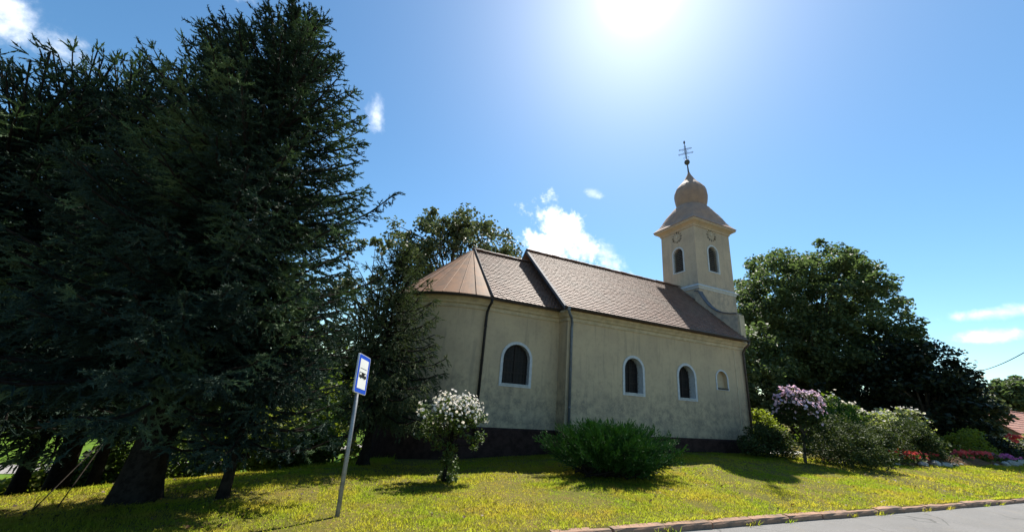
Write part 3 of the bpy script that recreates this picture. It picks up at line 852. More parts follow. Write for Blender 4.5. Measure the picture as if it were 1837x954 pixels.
    bulb = [(0.86, 14.10), (0.87, 14.22), (0.92, 14.45), (0.965, 14.75), (0.985, 15.0), (0.96, 15.25), (0.88, 15.5), (0.74, 15.72), (0.58, 15.92), (0.44, 16.10), (0.32, 16.30), (0.21, 16.52), (0.11, 16.72), (0.055, 16.9)]
    bulb = [(r * 1.04, z) for r, z in bulb]
    MB().lathe(bulb, (cx, cy), 16, phase=PI / 8).build('onion_dome', M['dome'], root, False)
    # spire rod leans very slightly
    ln = np.array([-0.035, 0.035])

    def P(z, l=0.0, dx=0.0): return (cx + ln[0] * (z - 16.6) + l * 0.60 + dx, cy + ln[1] * (z - 16.6) - l * 0.80, z)
    MB().tube([P(16.7), P(17.6)], [0.06, 0.035], 8).build('spire_rod', M['iron'], root)
    prof = [(0.02, 17.53), (0.10, 17.56), (0.165, 17.65), (0.18, 17.74), (0.16, 17.83), (0.10, 17.91), (0.02, 17.94)]
    c0 = P(17.73); MB().lathe(prof, c0, 14).build('ball_finial', M['iron'], root, True)
    mb = MB()
    mb.tube([P(17.9), P(19.3)], 0.022, 6)
    for z, L in ((18.45, 0.42), (18.82, 0.36)):
        for off in (-0.035, 0.035):
            mb.tube([P(z + off, -L), P(z + off, L)], 0.014, 6)
        for s in (-1, 1):
            mb.tube([P(z - 0.06, s * L), P(z, s * (L + .045)), P(z + 0.06, s * L)], 0.016, 6)
    for off in (-0.05, 0.05): mb.tube([P(18.1, off), P(19.1, off)], 0.012, 5)
    for s in (-1, 1):
        mb.tube([P(18.08 + 0.09 * math.sin(a), s * (0.09 + 0.08 * math.cos(a))) for a in np.linspace(0, 1.8 * PI, 9)], 0.012, 5)
        mb.tube([P(18.63 + 0.10 * math.sin(a), s * (0.13 + 0.07 * math.cos(a))) for a in np.linspace(0.3, 1.7 * PI, 8)], 0.010, 5)
    mb.lathe([(0.01, 19.25), (0.06, 19.32), (0.065, 19.42), (0.035, 19.5), (0.01, 19.55)], P(19.4), 8)
    mb.build('cross', M['iron'], root)
    return root


church()

# ------------------------------------------------------------------ bus stop sign


def bus_sign():
    B = np.array([0.30, 6.24, float(gh(0.3, 6.24))])
    h = np.array([-0.036, 0.206, 0.978]); h /= np.linalg.norm(h)
    w = np.array([20.7, 35.4, -7.85]); w -= h * (w @ h); w /= np.linalg.norm(w)
    nrm = np.cross(w, h); nrm = nrm / np.linalg.norm(nrm)
    root = empty('bus_stop_sign', B, 'leaning bus stop sign with blue border and black bus symbol on grey post', 'bus stop sign')
    PH, PW = 0.60, 0.40
    pole_top = B + h * 2.20
    mb = MB(); mb.tube([B - h * 0.15, pole_top], 0.031, 10); mb.build('post', M['galv'], root, True)
    c = B + h * (1.60 + PH / 2) + nrm * 0.055 - w * 0.02

    def rrect(a, b, r):
        o = []
        for sx, sy, a0 in ((1, 1, 0), (-1, 1, PI / 2), (-1, -1, PI), (1, -1, 1.5 * PI)):
            for t in np.linspace(0, PI / 2, 5): o.append((sx * (a - r) + r * math.cos(a0 + t), sy * (b - r) + r * math.sin(a0 + t)))
        return o
    to3 = lambda u, v, d: tuple(c + w * u + h * v + nrm * d)
    MB().extrude(rrect(PW / 2, PH / 2, 0.03), to3, -0.024, 0.0).build('panel', M['signback'], root)
    f = MB().extrude(rrect(PW / 2 - 0.012, PH / 2 - 0.012, 0.024), to3, 0.0005, 0.002).build('blue_border', M['signblue'], root)
    MB().extrude(rrect(PW / 2 - 0.062, PH / 2 - 0.072, 0.008), to3, 0.0022, 0.0045).build('white_field', M['signwhite'], root)
    # pictogram: thin rule, bus body with windows and wheels
    g = lambda u0, u1, v0, v1, d0, d1: MB().extrude([(u0, v0), (u1, v0), (u1, v1), (u0, v1)], to3, d0, d1)
    g(-0.115, 0.11, 0.078, 0.084, 0.0046, 0.006).build('rule_line', M['signblack'], root)
    body = MB().extrude([(-0.118, -0.062), (0.112, -0.062), (0.124, -0.045), (0.118, 0.012), (0.105, 0.022), (-0.112, 0.022), (-0.122, 0.012), (-0.122, -0.055)], to3, 0.0046, 0.006)
    bo = body.build('bus_symbol', M['signblack'], root)
    for u0, u1 in ((-0.105, -0.055), (0.058, 0.098)):
        g(u0, u1, -0.022, 0.010, 0.0062, 0.007).build('bus_window', M['signwhite'], bo)
    for u in (-0.065, 0.062):
        MB().extrude([(u + 0.015 * math.cos(a), -0.064 + 0.015 * math.sin(a)) for a in np.linspace(0, 2 * PI, 13)[:-1]], to3, 0.0046, 0.0062).build('bus_wheel', M['signblack'], bo)
    for v in (0.15, -0.15):
        cc = B + h * (1.60 + PH / 2 + v)
        mb = MB(); mb.obox(cc + nrm * 0.012, w * 0.05, h * 0.015, nrm * 0.022); mb.build('bracket', M['galv'], root)
    return root


bus_sign()

# ------------------------------------------------------------------ foliage builders


def nrmz(v): return v / (np.linalg.norm(v, axis=-1, keepdims=True) + 1e-9)


# a needle twig of unit length along +x: crossed ragged blades
def twig_proto(spikes=10):
    V = []; T = []
    for k in range(2):
        a = PI * k / 2 + 0.4; c, s = math.cos(a), math.sin(a)
        b = len(V)
        for x, r in ((0.0, 0.12), (0.3, 0.62), (1.0, 0.0), (0.3, -0.62)): V.append((x, r * c, r * s))
        T += [(b, b + 1, b + 2), (b, b + 2, b + 3)]
    if spikes:
        for k in range(spikes):
            a = 2 * PI * (k * 0.381966); c, s = math.cos(a), math.sin(a); x = 0.04 + 0.82 * k / spikes; b = len(V)
            V += [(x, 0.12 * s, -0.12 * c), (x + 0.11, -0.1 * s, 0.1 * c), (x + 0.22, 1.55 * c, 1.55 * s)]
            T += [(b, b + 1, b + 2)]
    return np.array(V), np.array(T)


TW1, TWM, TW0 = twig_proto(9), twig_proto(4), twig_proto(0)


def place_twigs(P, D, L, R, proto):
    """arrays of twigs -> vertices, triangles"""
    V0, T0 = proto; n = len(P)
    D = nrmz(D); ref = nrmz(RNG.normal(size=(n, 3))); U = nrmz(ref - D * (ref * D).sum(1, keepdims=True)); W = np.cross(D, U)
    X = V0[:, 0][None, :, None] * (L[:, None, None] * D[:, None, :])
    Y = V0[:, 1][None, :, None] * (R[:, None, None] * U[:, None, :]); Z = V0[:, 2][None, :, None] * (R[:, None, None] * W[:, None, :])
    V = (P[:, None, :] + X + Y + Z).reshape(-1, 3)
    T = (T0[None] + (np.arange(n) * len(V0))[:, None, None]).reshape(-1, 3)
    return V, T


def spruce(name, base, H, h0, rad, nb, label, cat='tree', group=None, trunk_r=0.2, mat=None, seed=1, ds=0.14, dt=0.11, tl=0.14, tr=0.025,
           droop=0.25, hang=0.25, fine=True, up=0.35, lean=(0, 0), extra=(), flare=1.8, az_keep=None, zcut=0.9):
    """rad: list of (height fraction, radius); branches with side shoots and needle twigs"""
    rng = np.random.default_rng(seed)
    mat = mat or M['spruce']; base = np.array(base, float)
    root = empty(name, base, label, cat, group)
    hf = np.array([a for a, _ in rad]); rr = np.array([b for _, b in rad])
    axis = lambda z: base + np.array([lean[0] * z, lean[1] * z, z])
    # trunk
    zs = np.array([-0.3, 0.0, 0.12, 0.3, 0.7, 1.5, H * 0.3, H * 0.5, H * 0.7, H * 0.85, H * 0.97]); n = 14; V = []
    for z in zs:
        r = trunk_r * max(0.06, (1 - z / H)) * (1 + (flare - 1) * math.exp(-max(z, 0) / 0.28))
        c = axis(z)
        for k in range(n):
            a = 2 * PI * k / n
            q = r * (1 + 0.10 * math.sin(3 * a + seed) * math.exp(-max(z, 0) / 0.8) + rng.normal(0, 0.03))
            V.append((c[0] + q * math.cos(a), c[1] + q * math.sin(a), c[2]))
    Fc = [(i * n + k, i * n + (k + 1) % n, (i + 1) * n + (k + 1) % n, (i + 1) * n + k) for i in range(len(zs) - 1) for k in range(n)]
    poly('trunk', V, Fc, M['bark'], root, True)
    Ps, Ds, Ls, Rs = [], [], [], []
    wood = MB()
    specs = []
    for i in range(nb):
        f = (i + rng.uniform(0, 1)) / nb
        f = f ** 1.12
        z = h0 + (H - 0.15 - h0) * f
        az = i * 2.39996 + rng.normal(0, 0.25)
        L = np.interp(z / H, hf, rr) * rng.uniform(0.82, 1.07)
        specs.append((z, az, L, None))
    specs += list(extra)
    for z, az, L, el in specs:
        f = (z - h0) / (H - h0)
        if az_keep is not None and not az_keep(az, z): continue
        e0 = (-0.12 + 1.0 * f ** 1.6 + rng.normal(0, 0.10)) if el is None else el
        dh = np.array([math.cos(az), math.sin(az), 0.0]); side0 = np.array([-math.sin(az), math.cos(az), 0.0])
        wob = rng.normal(0, 0.10)
        dz = lambda t: L * (math.tan(min(e0, 1.1)) * t - droop * (1 - f) * t ** 2 * 1.6 + up * (1 - 0.4 * f) * t ** 3.2)
        curve = lambda t: axis(z) + dh * (L * t * (math.cos(e0) if e0 > 0.5 else 1)) + side0 * (wob * L * t * t) + np.array([0, 0, dz(t)])
        ts = np.linspace(0, 1, 6); C = np.array([curve(t) for t in ts])
        if C[-1][2] < base[2] + zcut + 0.1: continue
        wood.tube(C, list(0.012 + 0.020 * (1 - ts) * min(1.5, L / 1.5)), 4, cap=False)
        # side shoots
        ns = max(4, int(L / ds)); t = np.linspace(0.12, 1.0, ns)
        p = np.array([curve(a) for a in t]); tg = nrmz(np.gradient(p, axis=0))
        for sgn in (-1, 1, 0, 2):
            if sgn in (0, 2):
                tt = t[::2]; pp = p[::2]; tgg = tg[::2]
            else:
                tt, pp, tgg = t, p + rng.normal(0, 0.015, p.shape), tg
            m = len(tt)
            ln = np.minimum(0.62, (0.15 + 0.36 * (1 - tt) ** 0.8 * min(L, 2.4) * 0.6)) * rng.uniform(0.6, 1.25, m)
            if sgn in (0, 2): ln = ln * 0.6
            sd = np.cross(tgg, np.array([0, 0, 1.0])) * (sgn if sgn < 2 else 0)
            d = tgg * 0.8 + sd * 0.8 + rng.normal(0, 0.30, (m, 3)); d[:, 2] -= hang * (1 - 0.6 * f) + (0.25 * hang if sgn == 0 else 0)
            if sgn == 0: d[:, 2] += 0.55
            if sgn == 2: d[:, 2] -= 0.65
            d = nrmz(d)
            # twigs along the shoot
            for j in range(m):
                k = max(2, int(ln[j] / dt)); s = np.linspace(0.18, 1.0, k)
                q = pp[j] + d[j] * (s * ln[j])[:, None]; q[:, 2] -= 0.22 * hang * ln[j] * s ** 2
                alt = np.where(np.arange(k) % 2 == 0, 1, -1)[:, None]
                s2 = nrmz(np.cross(d[j], np.array([0, 0, 1.0])))
                dd = d[j] * 0.8 + s2 * alt * 0.75 + rng.normal(0, 0.18, (k, 3)); dd[:, 2] -= 0.15 * hang * 2
                dd[-1] = d[j]
                Ps.append(q); Ds.append(dd); Ls.append(tl * rng.uniform(0.65, 1.3, k) * (1.15 - 0.35 * s)); Rs.append(np.full(k, tr) * rng.uniform(0.8, 1.25, k))
                # the shoot itself carries needles
                k2 = max(1, int(ln[j] / 0.2)); s = np.arange(k2) / k2
                Ps.append(pp[j] + d[j] * (s * ln[j])[:, None]); Ds.append(np.repeat(d[j][None], k2, 0)); Ls.append(np.full(k2, ln[j] / k2 * 1.2)); Rs.append(np.full(k2, tr * 0.8))
    Pa, Da, La, Ra = np.concatenate(Ps), np.concatenate(Ds), np.concatenate(Ls), np.concatenate(Rs)
    ok = (Pa[:, 2] > base[2] + zcut + rng.normal(0, 0.12, len(Pa))) & (Pa[:, 2] + nrmz(Da)[:, 2] * La > base[2] + zcut - 0.1)
    V, T = place_twigs(Pa[ok], Da[ok], La[ok], Ra[ok], TW1 if fine is True else (TWM if fine else TW0))
    wood.build('branches', M['bark'], root)
    tris('crown', V, T, mat, root)
    return root, len(T)


def leaf_quads(P, size, up_bias=0.6, asp=0.42, rng=RNG, droop=0.0):
    n = len(P)
    N = rng.normal(size=(n, 3)); N[:, 2] = np.abs(N[:, 2]) + up_bias; N = nrmz(N)
    A = rng.normal(size=(n, 3)); A[:, 2] -= droop; A = nrmz(A - N * (A * N).sum(1, keepdims=True)); B = np.cross(N, A)
    s = size * rng.uniform(0.65, 1.35, n)[:, None]
    fold = 0.18
    V = np.stack([P - A * s * 0.5, P + B * s * asp + N * s * fold, P + A * s * 0.5, P - B * s * asp + N * s * fold], 1).reshape(-1, 3)
    b = (np.arange(n) * 4)[:, None]
    T = np.concatenate([b + np.array([[0, 1, 2]]), b + np.array([[0, 2, 3]])])
    return V, T


def blossoms(P, r, rng=RNG, petals=5, face=None):
    """open five-petalled flowers"""
    n = len(P); N = rng.normal(size=(n, 3)); N[:, 2] += 0.4; N[:, 1] -= 0.5
    if face is not None: N = N * 0.6 + face
    N = nrmz(N); A = nrmz(np.cross(N, rng.normal(size=(n, 3)))); B = np.cross(N, A); Vs = []; Ts = []
    R = r * rng.uniform(0.7, 1.2, n)[:, None]
    for k in range(petals):
        a = 2 * PI * k / petals; d = 0.62
        Vs += [P, P + R * (A * math.cos(a - d) + B * math.sin(a - d)) * 0.85 + N * R * 0.25, P + R * (A * math.cos(a) + B * math.sin(a)) + N * R * 0.35, P + R * (A * math.cos(a + d) + B * math.sin(a + d)) * 0.85 + N * R * 0.25]
    m = petals * 4; V = np.stack(Vs, 1).reshape(-1, 3); b = (np.arange(n) * m)[:, None]
    for k in range(petals): Ts += [b + np.array([[4 * k, 4 * k + 1, 4 * k + 2]]), b + np.array([[4 * k, 4 * k + 2, 4 * k + 3]])]
    return V, np.concatenate(Ts)


def lumpy(rng, n, c, r, lumps=9, inner=0.35, zmin=-1.0, amp=0.35):
    """points spread through an uneven ellipsoidal volume, denser to the outside"""
    d = nrmz(rng.normal(size=(n * 3, 3))); d = d[d[:, 2] > zmin][:n]
    ld = nrmz(rng.normal(size=(lumps, 3))); lw = rng.uniform(-0.6, 1.0, lumps)
    f = 1 + amp * np.clip((np.exp(5.0 * (d @ ld.T - 1)) * lw).sum(1), -0.8, 0.9)
    u = inner + (1 - inner) * rng.uniform(0, 1, len(d)) ** 0.5
    return np.array(c) + d * np.array(r) * (f * u)[:, None]


def leafy(name, base, c, r, label, cat, mat, nc, per, rc, leaf, group=None, trunk_r=0.15, bark=None, seed=1, lumps=9, zmin=-0.9, amp=0.35, inner=0.35,
          limbs=14, flat=0.75, up_bias=0.6, trunk=True, asp=0.42, extra_c=None):
    """deciduous tree or bush: trunk with limbs, and a crown of leaf clumps"""
    rng = np.random.default_rng(seed); base = np.array(base, float)
    root = empty(name, base, label, cat, group)
    C = lumpy(rng, nc, c, r, lumps, inner, zmin, amp)
    if extra_c is not None: C = np.concatenate([C, np.array(extra_c)])
    C = C[C[:, 2] > base[2] + rc * 0.35]
    n = len(C)
    k = rng.poisson(per, n).clip(3)
    rad = rc * rng.uniform(0.6, 1.35, n)
    idx = np.repeat(np.arange(n), k)
    off = rng.normal(size=(len(idx), 3)); off = nrmz(off) * (rng.uniform(0, 1, len(idx)) ** 0.45)[:, None]; off[:, 2] *= flat
    P = C[idx] + off * rad[idx][:, None]
    P[:, 2] = np.maximum(P[:, 2], base[2] + 0.02)
    V, T = leaf_quads(P, leaf, up_bias, asp, rng)
    mb = MB()
    if trunk:
        top = np.array(c) - np.array([0, 0, r[2] * 0.15]); k0 = 6
        ts = np.linspace(0, 1, k0); side = rng.normal(0, 0.04 * np.linalg.norm(top - base), 3); side[2] = 0
        tp = [base + (top - base) * t + side * math.sin(PI * t) - np.array([0, 0, 0.2 if t == 0 else 0]) for t in ts]
        tr = [trunk_r * (1.35 if t == 0 else 1 - 0.55 * t) for t in ts]
        mb.tube(tp, tr, 10)
        sel = rng.permutation(n)[:limbs]
        for i in sel:
            s = rng.uniform(0.35, 0.95); j = s * (k0 - 1); a = tp[int(j)] + (tp[min(int(j) + 1, k0 - 1)] - tp[int(j)]) * (j - int(j))
            e = C[i]; mid = (a + e) / 2 + np.array([0, 0, 0.08 * np.linalg.norm(e - a)]) + rng.normal(0, 0.05, 3) * np.linalg.norm(e - a)
            mb.tube([a, (a + mid) / 2 + rng.normal(0, .02, 3), mid, e], [trunk_r * 0.42, trunk_r * 0.33, trunk_r * 0.22, trunk_r * 0.06], 5, cap=False)
        mb.build('trunk', bark or M['bark_grey'], root, True)
    tris('crown', V, T, mat, root)
    return root, C, rad


# ------------------------------------------------------------------ spruces on the left
def G(x, y): return (x, y, float(gh(x, y)))


NT_ = 0
GS = 'tall dark spruces left of the church'
rs1 = [(0.0, 2.2), (0.15, 2.5), (0.25, 2.4), (0.42, 2.15), (0.58, 1.9), (0.68, 1.65), (0.78, 1.3), (0.86, 0.95), (0.94, 0.6), (1.0, 0.25)]
spruce('spruce_tree', G(-2.4, 7.7), 9.25, 1.7, rs1, 370, 'tallest dark spruce with the thick flared trunk nearest the camera', group=GS, trunk_r=0.245, seed=11, flare=1.35,
       ds=0.145, dt=0.115, hang=0.45, droop=0.16, zcut=0.95, tl=0.14, tr=0.026, extra=[(3.6, 0.56, 3.9, 0.60), (3.4, 0.70, 2.9, 0.45), (2.9, 0.35, 2.8, 0.3)], az_keep=lambda az, z: not (z < 3.3 and math.sin(az) > 0.25 and math.cos(az) < 0.45))
rs2 = [(0.0, 2.4), (0.3, 2.6), (0.6, 2.4), (0.8, 1.75), (0.92, 1.1), (1.0, 0.3)]
spruce('spruce_tree', G(-5.6, 13.0), 14.3, 1.9, rs2, 240, 'second tallest spruce, broad dark trunk just behind the crest left of the thickest trunk', group=GS, trunk_r=0.21, flare=1.3, seed=12, fine=1, ds=0.19, dt=0.155, tl=0.22, tr=0.032, zcut=1.5)
spruce('spruce_tree', G(-5.05, 13.2), 9.8, 2.0, [(0, 1.8), (0.5, 1.8), (0.8, 1.1), (1, 0.2)], 90, 'slim spruce with thin trunk between the broad and the thickest trunks', group=GS, trunk_r=0.12, flare=1.3, seed=13, ds=0.22, dt=0.18, tl=0.23, tr=0.034, fine=False, zcut=1.5)
spruce('spruce_tree', G(-6.1, 12.7), 9.6, 1.8, [(0, 2.2), (0.4, 2.3), (0.75, 1.6), (0.9, 1.0), (1, 0.3)], 130, 'spruce with leaning trunk beside the fence post, leftmost of the visible trunks', group=GS, trunk_r=0.14, flare=1.4, seed=14, fine=1, ds=0.2, dt=0.165, tl=0.22, tr=0.032, lean=(0.05, -0.03), zcut=1.25)
spruce('spruce_tree', G(-5.75, 10.4), 8.8, 1.8, [(0, 2.0), (0.4, 2.2), (0.7, 1.8), (0.85, 1.35), (0.94, 0.9), (1, 0.4)], 170, 'spruce with a blunt bushy top between the shorter spruce and the two tallest tops', group=GS, trunk_r=0.15, flare=1.3, seed=18, fine=1, ds=0.18, dt=0.15, tl=0.19, tr=0.031, zcut=1.1)
spruce('spruce_tree', G(-6.4, 9.2), 6.65, 1.4, [(0, 2.2), (0.4, 2.3), (0.7, 1.9), (0.85, 1.45), (0.94, 1.0), (1, 0.5)], 180, 'shorter spruce whose spiky top stands left of the two tallest tops', group=GS, trunk_r=0.2, seed=15, fine=1, ds=0.17, dt=0.14, tl=0.19, tr=0.027, zcut=1.0)
spruce('spruce_tree', G(-8.0, 10.0), 6.0, 1.4, [(0, 2.4), (0.4, 2.4), (0.7, 2.0), (0.85, 1.5), (0.94, 1.0), (1, 0.4)], 190, 'spruce at the left edge of the picture with its spiky top under the wispy cloud', group=GS, trunk_r=0.2, seed=16, fine=1, ds=0.18, dt=0.15, tl=0.19, tr=0.027, zcut=1.1)
spruce('spruce_tree', G(-6.6, 10.3), 8.45, 1.8, [(0, 2.0), (0.4, 2.2), (0.7, 1.9), (0.85, 1.4), (0.94, 0.9), (1, 0.4)], 150, 'spruce whose ragged top is the middle one of the lower tops at the upper left', group=GS, trunk_r=0.15, flare=1.3, seed=19, fine=1, ds=0.19, dt=0.155, tl=0.2, tr=0.03, zcut=1.1)
spruce('spruce_tree', G(0.95, 11.6), 6.2, 1.2, [(0, 1.9), (0.25, 2.0), (0.45, 1.8), (0.6, 1.5), (0.8, 0.9), (0.93, 0.45), (1, 0.1)], 140, 'drooping grey green spruce hanging in front of the rounded apse',
       group=GS, trunk_r=0.11, seed=17, ds=0.16, dt=0.125, tl=0.17, tr=0.024, hang=0.95, droop=0.35, mat=M['spruce_light'], up=0.55, zcut=0.85, az_keep=lambda az, z: not (z < 2.8 and math.cos(az) < -0.2 and math.sin(az) > -0.3))


def young_tree():
    b = G(-1.32, 7.55)
    root, n = spruce('young_spruce', b, 3.5, 0.72, [(0, 1.15), (0.3, 1.3), (0.7, 0.75), (1, 0.15)], 84, 'young dark spruce on a thin bare trunk left of the bus stop sign', 'tree', trunk_r=0.075, seed=21, ds=0.17, dt=0.13, flare=1.25, hang=0.4, zcut=0.55, droop=0.1)
    z = b[2]
    MB().tube([(-1.32, 7.55, z + 0.50), (-1.22, 7.53, z + 0.56), (-1.14, 7.52, z + 0.60)], [0.05, 0.055, 0.05], 7).build('cut_branch_stub', M['bark'], root)


young_tree()

# ------------------------------------------------------------------ deciduous trees
leafy('walnut_tree', G(39.5, 20.5), (39.2, 20.5, 9.2), (6.5, 6.5, 7.2), 'large broad leafy walnut tree right of the bell tower', 'tree', M['walnut'], 820, 105, 0.80, 0.27, trunk_r=0.5, seed=31, lumps=44, amp=0.24, inner=0.3, limbs=46, zmin=-0.97)
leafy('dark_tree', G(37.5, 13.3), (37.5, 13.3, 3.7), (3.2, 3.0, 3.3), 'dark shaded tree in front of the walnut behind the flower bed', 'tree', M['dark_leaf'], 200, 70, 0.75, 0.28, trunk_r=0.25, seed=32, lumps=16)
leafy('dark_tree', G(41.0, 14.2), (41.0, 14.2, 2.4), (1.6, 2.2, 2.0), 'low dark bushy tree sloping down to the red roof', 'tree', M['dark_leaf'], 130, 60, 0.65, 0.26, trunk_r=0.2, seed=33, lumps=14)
leafy('leafy_tree', G(54, 16.0), (54, 16.0, 3.2), (2.0, 2.4, 2.2), 'pale feathery bush just left above the red roof', 'tree', M['airy_leaf'], 90, 45, 0.7, 0.32, trunk_r=0.18, seed=34, lumps=12)
leafy('dark_tree', G(27.5, 20.0), (27.5, 20.0, 4.2), (3.2, 3.2, 3.6), 'shaded leafy tree directly behind the west corner of the church, left of the walnut', 'tree', M['walnut'], 150, 90, 0.75, 0.26, trunk_r=0.25, seed=38, lumps=14)
leafy('distant_tree', G(92, 22.5), (92, 22.5, 6.3), (2.5, 2.5, 2.7), 'distant round tree above the red roof at the right edge', 'tree', M['walnut'], 80, 50, 0.8, 0.5, trunk_r=0.25, seed=35, lumps=12, amp=0.5)
leafy('airy_tree', G(6.2, 26.5), (6.2, 26.5, 10.3), (4.7, 4.0, 4.6), 'tall thin crowned tree behind the copper apse roof', 'tree', M['airy_leaf'], 210, 75, 0.75, 0.24, trunk_r=0.30, seed=36, lumps=22, amp=0.6, inner=0.35, limbs=60)
leafy('airy_tree', G(1.2, 24.5), (1.2, 24.5, 6.2), (3.4, 3.2, 3.6), 'lower leafy tree seen between the drooping spruce and the apse roof', 'tree', M['airy_leaf'], 75, 55, 0.65, 0.24, trunk_r=0.2, seed=37, lumps=18, amp=0.5, limbs=30)

# ------------------------------------------------------------------ far woods and undergrowth
GB = 'bushes on the slope behind the spruces'
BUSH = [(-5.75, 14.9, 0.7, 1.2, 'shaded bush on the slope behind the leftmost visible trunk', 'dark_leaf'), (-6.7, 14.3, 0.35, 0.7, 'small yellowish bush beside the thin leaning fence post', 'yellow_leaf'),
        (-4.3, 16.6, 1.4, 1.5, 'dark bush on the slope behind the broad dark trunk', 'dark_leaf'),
        (-5.15, 14.6, 1.0, 1.2, 'low bush on the slope between the two leftmost trunks', 'bush_leaf'),
        (-4.3, 14.4, 1.0, 1.4, 'green bush on the slope behind the slim trunk', 'bush_leaf'),
        (-3.0, 15.5, 1.6, 1.9, 'bush on the slope right behind the thick flared trunk', 'bush_leaf'),
        (-2.0, 14.6, 1.1, 1.5, 'bright bush behind the young spruce on the thin trunk', 'yellow_leaf'),
        (-1.6, 17.0, 2.0, 2.8, 'tall shrub with sunlit leaves between the young spruce and the sign', 'bush_leaf'),
        (0.3, 16.8, 1.5, 2.2, 'yellow green shrub left of the sign post under the drooping spruce', 'yellow_leaf'),
        (-0.6, 14.6, 0.8, 0.9, 'small low bush at the crest of the lawn below the drooping spruce', 'bush_leaf'),
        (1.7, 19.5, 1.7, 2.2, 'dark shrub beside the apse wall behind the drooping spruce', 'dark_leaf')]
for i, (x, y, r, h, lab, mt) in enumerate(BUSH):
    b = G(x, y); leafy('bush', b, (x, y, b[2] + h * 0.55 + 0.3), (r, r, h * 0.75), lab, 'bush', M[mt], 60, 44, 0.40, 0.13, group=GB, trunk_r=0.05, seed=50 + i, lumps=10, amp=0.45, limbs=10)
GF = 'far trees beyond the lane'
FAR = [(-38, 44, 7, 8, 'far dark tree at the left edge beyond the lane and the field'), (-28, 45, 6, 7, 'far tree beyond the field left of the leftmost trunk'), (-20, 44, 5, 8.5, 'far tall tree beyond the lane behind the left spruces'),
       (-12, 42, 5, 7.5, 'far tree beyond the lane behind the broad trunk'), (-5, 40, 5, 8, 'far tree beyond the lane behind the thickest trunk'), (3, 44, 5, 7, 'far tree beyond the pale shed roof')]
for i, (x, y, r, h, lab) in enumerate(FAR):
    b = G(x, y); leafy('far_tree', b, (x, y, b[2] + h * 0.55), (r, r, h * 0.55), lab, 'tree', M['dark_leaf' if i % 2 else 'bush_leaf'], 130, 44, 1.2, 0.5, group=GF, trunk_r=0.25, seed=70 + i, lumps=12, limbs=8)
GR = 'trees on the far right horizon'
for i, (x, y, r, h, lab) in enumerate([(24.5, 21.0, 2.2, 3.2, 'dark bush beside the west end of the church behind the yellow green shrub'), (31, 19.5, 3.0, 4.4, 'tall dark shrub under the walnut behind the pink flowered tree'), (49, 23, 4.0, 5.5, 'dark tree half hidden behind the walnut crown'),
                                       (140, 40, 8, 9, 'low distant tree on the horizon left of the distant round tree'), (130, 28, 7, 6.5, 'low distant tree on the horizon behind the red roof'), (160, 22, 8, 8, 'low distant tree on the horizon at the right edge')]):
    b = G(x, y); leafy('far_tree' if i > 2 else 'dark_shrub', b, (x, y, b[2] + h * 0.5), (r, r, h * 0.55), lab, 'tree' if i > 1 else 'shrub', M['dark_leaf' if i < 3 else 'walnut'], 110, 55, 0.32 * r if i > 2 else 0.6, 0.24 if i < 3 else 0.8, group=GR if i > 2 else None, trunk_r=0.2, seed=80 + i, lumps=12, limbs=8)
# the far wood that closes the horizon, one mass
P = []
for k in range(900):
    a = RNG.uniform(-1.15, 1.62); d = RNG.uniform(190, 260)
    P.append((d * math.sin(a), d * math.cos(a), RNG.uniform(-2, 8.5) * RNG.uniform(0.6, 1) - (0 if a > 0.5 else 3.0)))
P = np.repeat(np.array(P), 22, 0); P = P + RNG.normal(size=P.shape) * np.array([3.2, 3.2, 1.5])
V, T = leaf_quads(P, 2.6)
tag(tris('far_wood', V, T, M['dark_leaf']), 'far wood closing the horizon behind the church and the fields', 'wood', kind='stuff')

# ------------------------------------------------------------------ garden: hibiscus, juniper, shrubs


def bloom(root, name, C, rad, n, r, mat, seed, zbias=0.0, frac=1.0, sun_side=None):
    rng = np.random.default_rng(seed)
    c0 = C.mean(0); i = rng.integers(0, len(C), n * 3); d = nrmz(rng.normal(size=(n * 3, 3)))
    out = nrmz(C[i] - c0); d = nrmz(d + out * 0.9 + np.array([0, -0.25, 0.2]))
    P = C[i] + d * rad[i][:, None] * rng.uniform(0.8, 1.15, (n * 3, 1))
    if zbias: P = P[np.argsort(-(P[:, 2] + rng.normal(0, zbias, len(P))))[:n]]
    else: P = P[:n]
    V, T = blossoms(P, r, rng, face=nrmz(P - c0))
    o = tris(name, V, T, mat, root); o['kind'] = 'stuff'
    return o


b = G(2.42, 8.67)
hr, C, R = leafy('hibiscus_tree', b, (2.50, 8.67, b[2] + 1.27), (0.60, 0.58, 0.42), 'small round hibiscus tree covered in white flowers in front of the apse', 'flowering tree', M['hib_leaf'], 115, 42, 0.17, 0.062,
                 trunk_r=0.045, bark=M['bark'], seed=91, lumps=18, amp=0.8, limbs=26, inner=0.3, extra_c=[(2.42 + random.gauss(0, .07), 8.67 + random.gauss(0, .07), b[2] + random.uniform(0.25, 0.8)) for _ in range(10)] + [(2.42 + random.gauss(0, .12), 8.67 + random.gauss(0, .12), b[2] + 0.08) for _ in range(10)])
bloom(hr, 'blossoms', C[C[:, 2] > b[2] + 0.8], R[C[:, 2] > b[2] + 0.8], 520, 0.033, M['white_petal'], 92, zbias=0.26)

b = G(16.3, 9.4)
hr, C, R = leafy('hibiscus_tree', b, (16.3, 9.4, b[2] + 1.86), (0.82, 0.8, 0.66), 'small round hibiscus tree with pink flowers right of the church corner', 'flowering tree', M['cotoneaster'], 150, 50, 0.20, 0.075,
                 trunk_r=0.05, seed=93, lumps=14, amp=0.35, limbs=22, inner=0.3)
bloom(hr, 'blossoms', C, R, 520, 0.055, M['pink_petal'], 94, zbias=0.30)


